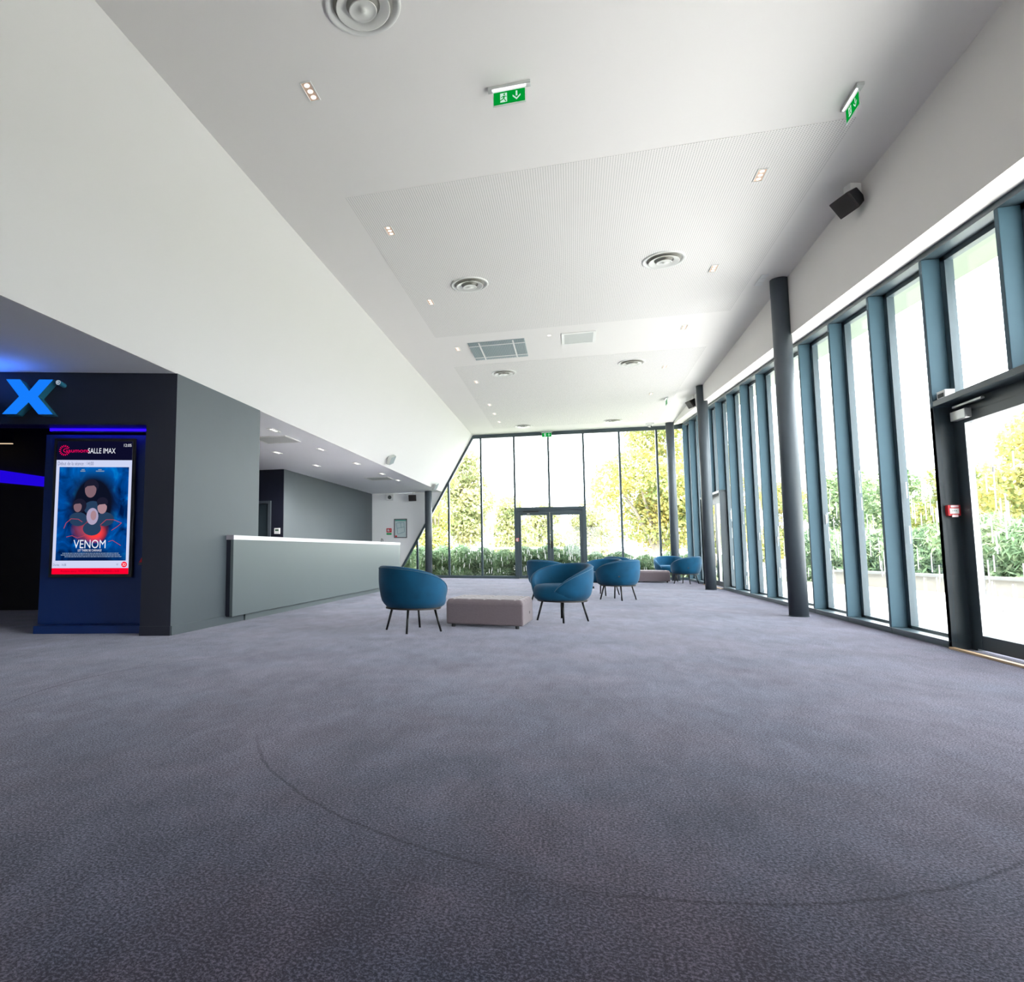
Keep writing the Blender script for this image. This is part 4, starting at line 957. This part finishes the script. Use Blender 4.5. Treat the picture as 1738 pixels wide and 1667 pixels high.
CH = [(-1.76, 7.24, 45, 'blue velvet tub armchair at left of the near ottoman, seen from its back'),
      (-0.15, 8.74, 228, 'blue velvet tub armchair right of the near ottoman, open side facing the viewer'),
      (-0.42, 12.15, 50, 'blue velvet tub armchair partly hidden behind the front open armchair'),
      (0.78, 12.70, 143, 'blue velvet tub armchair in the middle, seen from its back with a dark button'),
      (0.57, 14.0, 232, 'blue velvet tub armchair half hidden behind the middle one, open side visible'),
      (1.22, 18.9, 50, 'blue velvet tub armchair of which only the top shows over the two middle ones'),
      (2.66, 20.35, 262, 'blue velvet tub armchair facing the viewer behind the far ottoman'),
      (2.93, 19.15, 143, 'blue velvet tub armchair right of the far ottoman, seen from its back')]
for x, y, face, lab in CH:
    o = cp if first else copy_tree(cp); first = False
    o.location = (x, y, 0); o.scale = (1.05, 1.05, 1.03); o.rotation_euler = (0, 0, R(face + 90)); o['label'] = lab; o['group'] = 'blue tub armchairs'
# ------------------------------------------------------------------ ottomans
def ottoman_proto():
    t = thing('ottoman', (0, 0, 0), '', 'ottoman')
    W_, D_, z0, z1 = 0.455, 0.375, 0.035, 0.335
    B().box(-W_, W_, -D_, D_, z0, 0.285).build('body', MT['ottoman'], t, bevel=0.018, seg=3)
    nx, ny = 49, 41; V = []; F = []
    def zz(x, y):
        ex = min(1, (W_ - abs(x)) / 0.05); ey = min(1, (D_ - abs(y)) / 0.05)
        e = (1 - (1 - max(0, ex)) ** 2) ** 0.5 * (1 - (1 - max(0, ey)) ** 2) ** 0.5
        g = 0
        for k in range(-2, 3):
            g += 0.010 * math.exp(-((x - k * 0.18) / 0.012) ** 2)
        for k in range(-1, 2):
            g += 0.010 * math.exp(-((y - k * 0.2) / 0.012) ** 2)
        return 0.280 + (z1 - 0.280) * e - g * e
    for j in range(ny):
        for i in range(nx):
            x = -W_ + 2 * W_ * i / (nx - 1); y = -D_ + 2 * D_ * j / (ny - 1); V.append((x, y, zz(x, y)))
    for j in range(ny - 1):
        for i in range(nx - 1): F.append((j * nx + i, j * nx + i + 1, (j + 1) * nx + i + 1, (j + 1) * nx + i))
    V += [(-W_ + 0.01, -D_ + 0.01, 0.27), (W_ - 0.01, -D_ + 0.01, 0.27), (W_ - 0.01, D_ - 0.01, 0.27), (-W_ + 0.01, D_ - 0.01, 0.27)]
    B().add(V, F).build('tufted_top', MT['ottoman'], t, smooth=True)
    bb = B()
    for kx in range(-2, 3):
        for ky in range(-1, 2): bb.tube((kx * 0.18, ky * 0.2, 0.308), (kx * 0.18, ky * 0.2, 0.320), 0.011, 0.007, n=10)
    bb.build('buttons', MT['ottoman'], t, smooth=True)
    for sx in (-1, 1):
        for sy in (-1, 1): B().tube((sx * 0.38, sy * 0.33, 0), (sx * 0.38, sy * 0.33, 0.036), 0.022, n=12).build('foot', MT['blackp'], t)
    B().box(W_ - 0.002, W_ + 0.003, 0.10, 0.13, 0.14, 0.17).build('side_tag', MT['blackp'], t)
    return t
op = ottoman_proto()
op.location = (-0.989, 8.058, 0); op.rotation_euler = (0, 0, R(-5)); op['label'] = 'mauve grey tufted ottoman between the two front armchairs'
o2 = copy_tree(op); o2.location = (2.12, 19.98, 0); o2.rotation_euler = (0, 0, R(4)); o2['label'] = 'mauve grey ottoman at the far right between the last two armchairs'

# ------------------------------------------------------------------ outdoors
G0 = -0.06
struct('ground', B().box(-60, 60, Y_F + 0.2, 140, -0.5, G0 - 0.03).box(7.0, 60, -30, Y_F + 0.2, -0.5, G0 - 0.03), MT['grass'], 'rough grass outside beyond the terrace and the glazed end', 'ground')
struct('terrace', B().box(3.56, 11.5, -25, Y_F + 0.2, -0.4, -0.03).box(-14, 3.56, -25, Y_N - 0.2, -0.4, -0.03), MT['paving'], 'pale paved terrace outside the right windows', 'terrace')
struct('road', B().box(-60, 60, 27.5, 100, -0.5, G0), MT['road'], 'pale road far outside beyond the hedge', 'road')
pw = thing('parapet', (7.0, 20.2, G0), 'low pale concrete terrace wall with coping outside the right windows', 'wall', kind='structure')
dirw = Vector((1.15, -4.9, 0)).normalized(); nw = Vector((4.9, 1.15, 0)).normalized()
B().obox(Vector((0, 0, 0)) - dirw * 0.5, dirw * 24, nw * 0.25, UP * 0.36).build('wall_body', MT['concrete'], pw)
B().obox(Vector((0, 0, 0.36)) - dirw * 0.5 - nw * 0.03, dirw * 24, nw * 0.31, UP * 0.06).build('coping', MT['coping'], pw)

LEAF_Y = leaf_mat('yellow_leaves', [(0.11, 0.18, 0.06), (0.25, 0.30, 0.10), (0.42, 0.38, 0.12), (0.52, 0.39, 0.11)])
LEAF_G = leaf_mat('green_leaves', [(0.06, 0.12, 0.055), (0.15, 0.22, 0.10), (0.27, 0.32, 0.15)])
LEAF_M = leaf_mat('mixed_leaves', [(0.07, 0.13, 0.04), (0.18, 0.22, 0.06), (0.34, 0.28, 0.07)])
LEAF_P = leaf_mat('pale_leaves', [(0.15, 0.20, 0.08), (0.27, 0.29, 0.13), (0.38, 0.34, 0.16)])
LEAF_O = leaf_mat('oleander_leaves', [(0.055, 0.115, 0.06), (0.14, 0.225, 0.12), (0.28, 0.34, 0.20)])
def leaf_mesh(name, blobs, n, L, W_, seed, tone=(0.0, 1.0), up=0.0):
    r = np.random.default_rng(seed)
    vol = np.array([b[3] * b[4] * b[5] for b in blobs]) ** 0.75; idx = r.choice(len(blobs), n, p=vol / vol.sum())
    Bc = np.array([b[:3] for b in blobs])[idx]; Br = np.array([b[3:6] for b in blobs])[idx]
    d = r.normal(size=(n, 3)); d /= np.linalg.norm(d, axis=1)[:, None]
    c = Bc + d * Br * (r.uniform(0.45, 1.0, (n, 1)) ** 0.6)
    a = r.normal(size=(n, 3)); a[:, 2] += up; a /= np.linalg.norm(a, axis=1)[:, None]
    t_ = np.cross(a, r.normal(size=(n, 3))); t_ /= np.linalg.norm(t_, axis=1)[:, None]
    l = (L * r.uniform(0.6, 1.3, (n, 1))); w = W_ * r.uniform(0.7, 1.2, (n, 1))
    V = np.stack([c - a * l / 2, c + t_ * w / 2, c + a * l / 2, c - t_ * w / 2], 1).reshape(-1, 3)
    V[:, 2] = np.maximum(V[:, 2], 0.01)
    me = bpy.data.meshes.new(name)
    me.vertices.add(4 * n); me.vertices.foreach_set('co', V.ravel())
    me.loops.add(4 * n); me.loops.foreach_set('vertex_index', np.arange(4 * n, dtype=np.int32))
    me.polygons.add(n); me.polygons.foreach_set('loop_start', np.arange(0, 4 * n, 4, dtype=np.int32)); me.polygons.foreach_set('loop_total', np.full(n, 4, dtype=np.int32))
    me.update(calc_edges=True)
    # tone varies by clump and by leaf
    clump = np.sin(c[:, 0] * 2.1 + seed) * np.sin(c[:, 1] * 1.7 + 2 * seed) * np.sin(c[:, 2] * 2.6 + seed) * 0.5 + 0.5
    tone_v = np.clip(tone[0] + (tone[1] - tone[0]) * (0.55 * clump + 0.6 * r.uniform(0, 1, n) - 0.05), 0, 1)
    at = me.attributes.new('leaf_tone', 'FLOAT', 'FACE'); at.data.foreach_set('value', tone_v.astype(np.float32))
    return me
def mesh_part(name, me, m, parent):
    if not me.materials: me.materials.append(m)
    o = bpy.data.objects.new(name, me); C.objects.link(o); o.parent = parent; return o
def tree(loc, h, rx, trunk_h, m, label, seed, n=5200, L=0.17, tr=0.13, group='trees outside', name='tree', nb=15):
    t = thing(name, loc, label, 'tree', group=group)
    r = random.Random(seed); blobs = []
    ch = h - trunk_h
    for i in range(nb):
        u = r.random(); z = trunk_h + ch * (0.12 + 0.80 * u); k = math.sin(math.pi * min(0.97, 0.16 + 0.80 * u)); a = r.uniform(0, 6.28); rad_ = rx * 0.62 * k * math.sqrt(r.random())
        s = rx * r.uniform(0.26, 0.44); blobs.append((math.cos(a) * rad_, math.sin(a) * rad_, z, s, s, s * r.uniform(0.7, 1.0)))
    mesh_part('crown', leaf_mesh('crown', blobs, n, L, L * 0.6, seed), m, t)
    pts = [(0, 0, -0.1), (0.03, 0.02, trunk_h * 0.5), (-0.03, 0.04, trunk_h), (0.06, 0.0, trunk_h + ch * 0.4), (0.0, 0.03, trunk_h + ch * 0.75)]
    B().path(pts, [tr * 1.25, tr, tr * 0.85, tr * 0.5, tr * 0.15], 9).build('trunk', MT['bark'], t, smooth=True)
    bb = B()
    for bl in blobs[:8]: bb.path([(0, 0, trunk_h * (0.8 + 0.3 * r.random())), (bl[0] * 0.5, bl[1] * 0.5, (trunk_h + bl[2]) / 2 + 0.15), bl[:3]], [tr * 0.45, tr * 0.28, tr * 0.08], 6)
    bb.build('branches', MT['bark'], t, smooth=True)
    return t
g = 'trees beyond the glazed end wall'
tree((3.5, 30, G0), 7.2, 3.1, 1.0, LEAF_Y, 'large yellowing tree with a pale trunk outside the right of the far glazing', 11, 22000, 0.18, 0.24, g, nb=26)
tree((-5.7, 27.2, G0), 4.7, 2.3, 0.4, LEAF_Y, 'yellow orange tree outside the left end of the far glazing', 12, 11000, 0.16, 0.10, g)
tree((-6.3, 38, G0), 7.3, 2.8, 0.8, LEAF_P, 'tall pale green tree behind the yellow orange one at far left', 13, 11000, 0.24, 0.16, g)
tree((-4.4, 50, G0), 4.6, 2.6, 0.5, LEAF_P, 'pale distant tree behind the lamp post, left of the far door', 14, 7000, 0.28, 0.16, g)
tree((-2.6, 62, G0), 4.9, 3.2, 0.3, LEAF_P, 'pale distant tree seen through the left leaf of the far door', 15, 7000, 0.32, 0.16, g)
tree((1.8, 66, G0), 5.2, 3.6, 0.3, LEAF_P, 'pale distant tree seen through the right leaf of the far door', 16, 7000, 0.32, 0.16, g)
tree((6.4, 34, G0), 6.6, 2.6, 1.0, LEAF_Y, 'yellow tree outside the far right corner, beside the large yellowing one', 17, 10000, 0.2, 0.16, g)
tree((-9.8, 33, G0), 5.5, 2.9, 0.5, LEAF_M, 'mixed green tree furthest left beyond the slanting frame', 18, 8000, 0.2, 0.14, g)
g = 'trees beyond the terrace wall'
tree((11.0, 18.8, G0), 4.6, 2.1, 0.4, LEAF_Y, 'orange yellow tree seen through the near right door', 21, 13000, 0.14, 0.10, g)
tree((11.6, 24.0, G0), 3.3, 1.9, 0.3, LEAF_M, 'mixed green tree in the window just left of the near door', 22, 9000, 0.14, 0.10, g)
tree((11.4, 28.0, G0), 3.9, 2.0, 0.3, LEAF_G, 'green tree beyond the terrace wall, two windows left of the near door', 23, 9000, 0.15, 0.10, g)
tree((11.6, 33.0, G0), 4.1, 2.4, 0.3, LEAF_G, 'dark green tree seen right of the front column', 24, 9000, 0.18, 0.12, g)
tree((14.6, 21.8, G0), 4.6, 2.2, 0.5, LEAF_M, 'green and yellow tree behind the orange yellow one', 25, 9000, 0.16, 0.12, g)
tree((10.4, 38.5, G0), 4.8, 2.4, 0.4, LEAF_Y, 'small yellow tree seen between the front and middle columns', 26, 8000, 0.2, 0.12, g)
tree((12.6, 14.6, G0), 5.6, 2.1, 0.7, LEAF_G, 'taller green tree at the right edge of the near door glass', 27, 10000, 0.15, 0.12, g)
tree((8.2, 44, G0), 4.8, 2.8, 0.4, LEAF_P, 'pale distant tree glimpsed beside the middle column', 28, 7000, 0.25, 0.14, g)
tree((16.5, 30.0, G0), 5.0, 2.8, 0.4, LEAF_P, 'pale green tree farthest back in the windows left of the near door', 29, 8000, 0.22, 0.14, g)

# oleander hedges
shr = [leaf_mesh('foliage', [(0, 0, 0.25, 0.52, 0.45, 0.32), (0, 0, 0.55, 0.5, 0.42, 0.34), (0.25, 0.1, 0.80, 0.38, 0.36, 0.33), (-0.28, -0.05, 0.75, 0.36, 0.36, 0.36), (0, 0.05, 1.0, 0.28, 0.28, 0.22)], 4600, 0.19, 0.036, 40 + i, up=0.7) for i in range(3)]
def shrub(loc, s, rz, label, grp, m=None):
    t = thing('oleander_shrub', loc, label, 'shrub', rz=rz, group=grp); t.scale = (s, s, s)
    mesh_part('foliage', shr[rng.randrange(3)], LEAF_O, t)
    st = B()
    for i in range(5):
        a = 1.256 * i; st.path([(0.04 * math.cos(a), 0.04 * math.sin(a), 0), (0.14 * math.cos(a), 0.14 * math.sin(a), 0.4), (0.26 * math.cos(a), 0.26 * math.sin(a), 0.8)], [0.012, 0.009, 0.004], 5)
    st.build('stems', MT['bark'], t); return t
xs = [-6.9, -6.15, -5.35, -4.6, -3.85, -3.1, -2.35, -1.6, -0.8, 0.0, 0.8, 1.55, 2.35, 3.15, 3.95, 4.8]
for i, x in enumerate(xs):
    s = 0.90 if x < 0.5 else 0.74
    shrub((x, 23.4 + rng.uniform(-0.15, 0.25), G0), s * rng.uniform(0.92, 1.08), rng.uniform(0, 6), '%s oleander shrub from the left in the hedge outside the far glazing' % ORD[i + 1], 'oleander hedge outside the far glazing')
base = Vector((7.5, 20.2, G0))
for i in range(15):
    p = base + dirw * (i * 0.85 - 2.6) + nw * (0.35 + rng.uniform(0, 0.3))
    shrub(p, rng.uniform(1.15, 1.45), rng.uniform(0, 6), '%s oleander shrub from the far end behind the terrace wall' % ORD[i + 1], 'oleander hedge behind the terrace wall')
# lamp posts
def lamp_post(loc, h, label, arm=-0.9):
    t = thing('lamp_post', loc, label, 'lamp post')
    B().tube((0, 0, 0), (0, 0, h), 0.09, 0.05, n=12).build('pole', MT['rail'], t, smooth=True)
    B().path([(0, 0, h), (arm * 0.3, 0, h + 0.12), (arm, 0, h + 0.15)], 0.035, 8).build('arm', MT['rail'], t, smooth=True)
    B().box(min(arm, arm * 1.5), max(arm, arm * 1.5), -0.1, 0.1, h + 0.11, h + 0.19).build('lantern', MT['rail'], t, bevel=0.02)
lamp_post((-5.3, 45, G0), 4.4, 'pale lamp post far outside left of the glazed door')
lamp_post((9.9, 30.4, G0), 5.3, 'thin pale lamp post beyond the terrace, right of the front column')
# guard rail
gr = thing('guard_rail', (-1, 42, G0), 'long pale road guard rail beyond the hedge', 'guard rail')
B().box(-14, 12, -0.03, 0.03, 1.05, 1.18).box(-14, 12, -0.05, -0.03, 1.14, 1.18).box(-14, 12, -0.05, -0.03, 1.05, 1.09).build('beam', MT['rail'], gr)
for i in range(14): B().box(-14 + i * 2, -13.9 + i * 2, 0.03, 0.10, 0, 1.12).build('post', MT['rail'], gr)
# van
vn = thing('van', (-4.6, 80, G0), 'white van parked on the far road, seen through the left door leaf', 'van')
pts = [(-2.2, 0.35), (2.3, 0.35), (2.3, 1.2), (2.2, 2.3), (2.0, 2.42), (-0.9, 2.42), (-1.5, 2.2), (-2.0, 1.45), (-2.5, 1.25), (-2.6, 0.8)]
B().prism([(x, -0.95, z + 0.25) for x, z in pts], (0, 1.9, 0)).build('body', MT['carwhite'], vn, bevel=0.06)
B().prism([(x, -0.97, z + 0.25) for x, z in [(-1.75, 1.5), (-1.35, 2.1), (-0.55, 2.1), (-0.55, 1.5)]], (0, 0.03, 0)).build('side_window', MT['carglass'], vn)
for x in (-1.6, 1.4): B().tube((x, -0.98, 0.36), (x, -0.72, 0.36), 0.36, n=20).build('wheel', MT['blackp'], vn)
for x in (-1.6, 1.4): B().tube((x, 0.98, 0.36), (x, 0.72, 0.36), 0.36, n=20).build('wheel', MT['blackp'], vn)
B().box(-0.2, 2.0, -0.965, -0.95, 1.95, 2.0).box(0.1, 1.9, -0.965, -0.95, 1.35, 1.42).build('side_stripe', paint('van_stripe', (0.12, 0.20, 0.35), 0.5), vn)
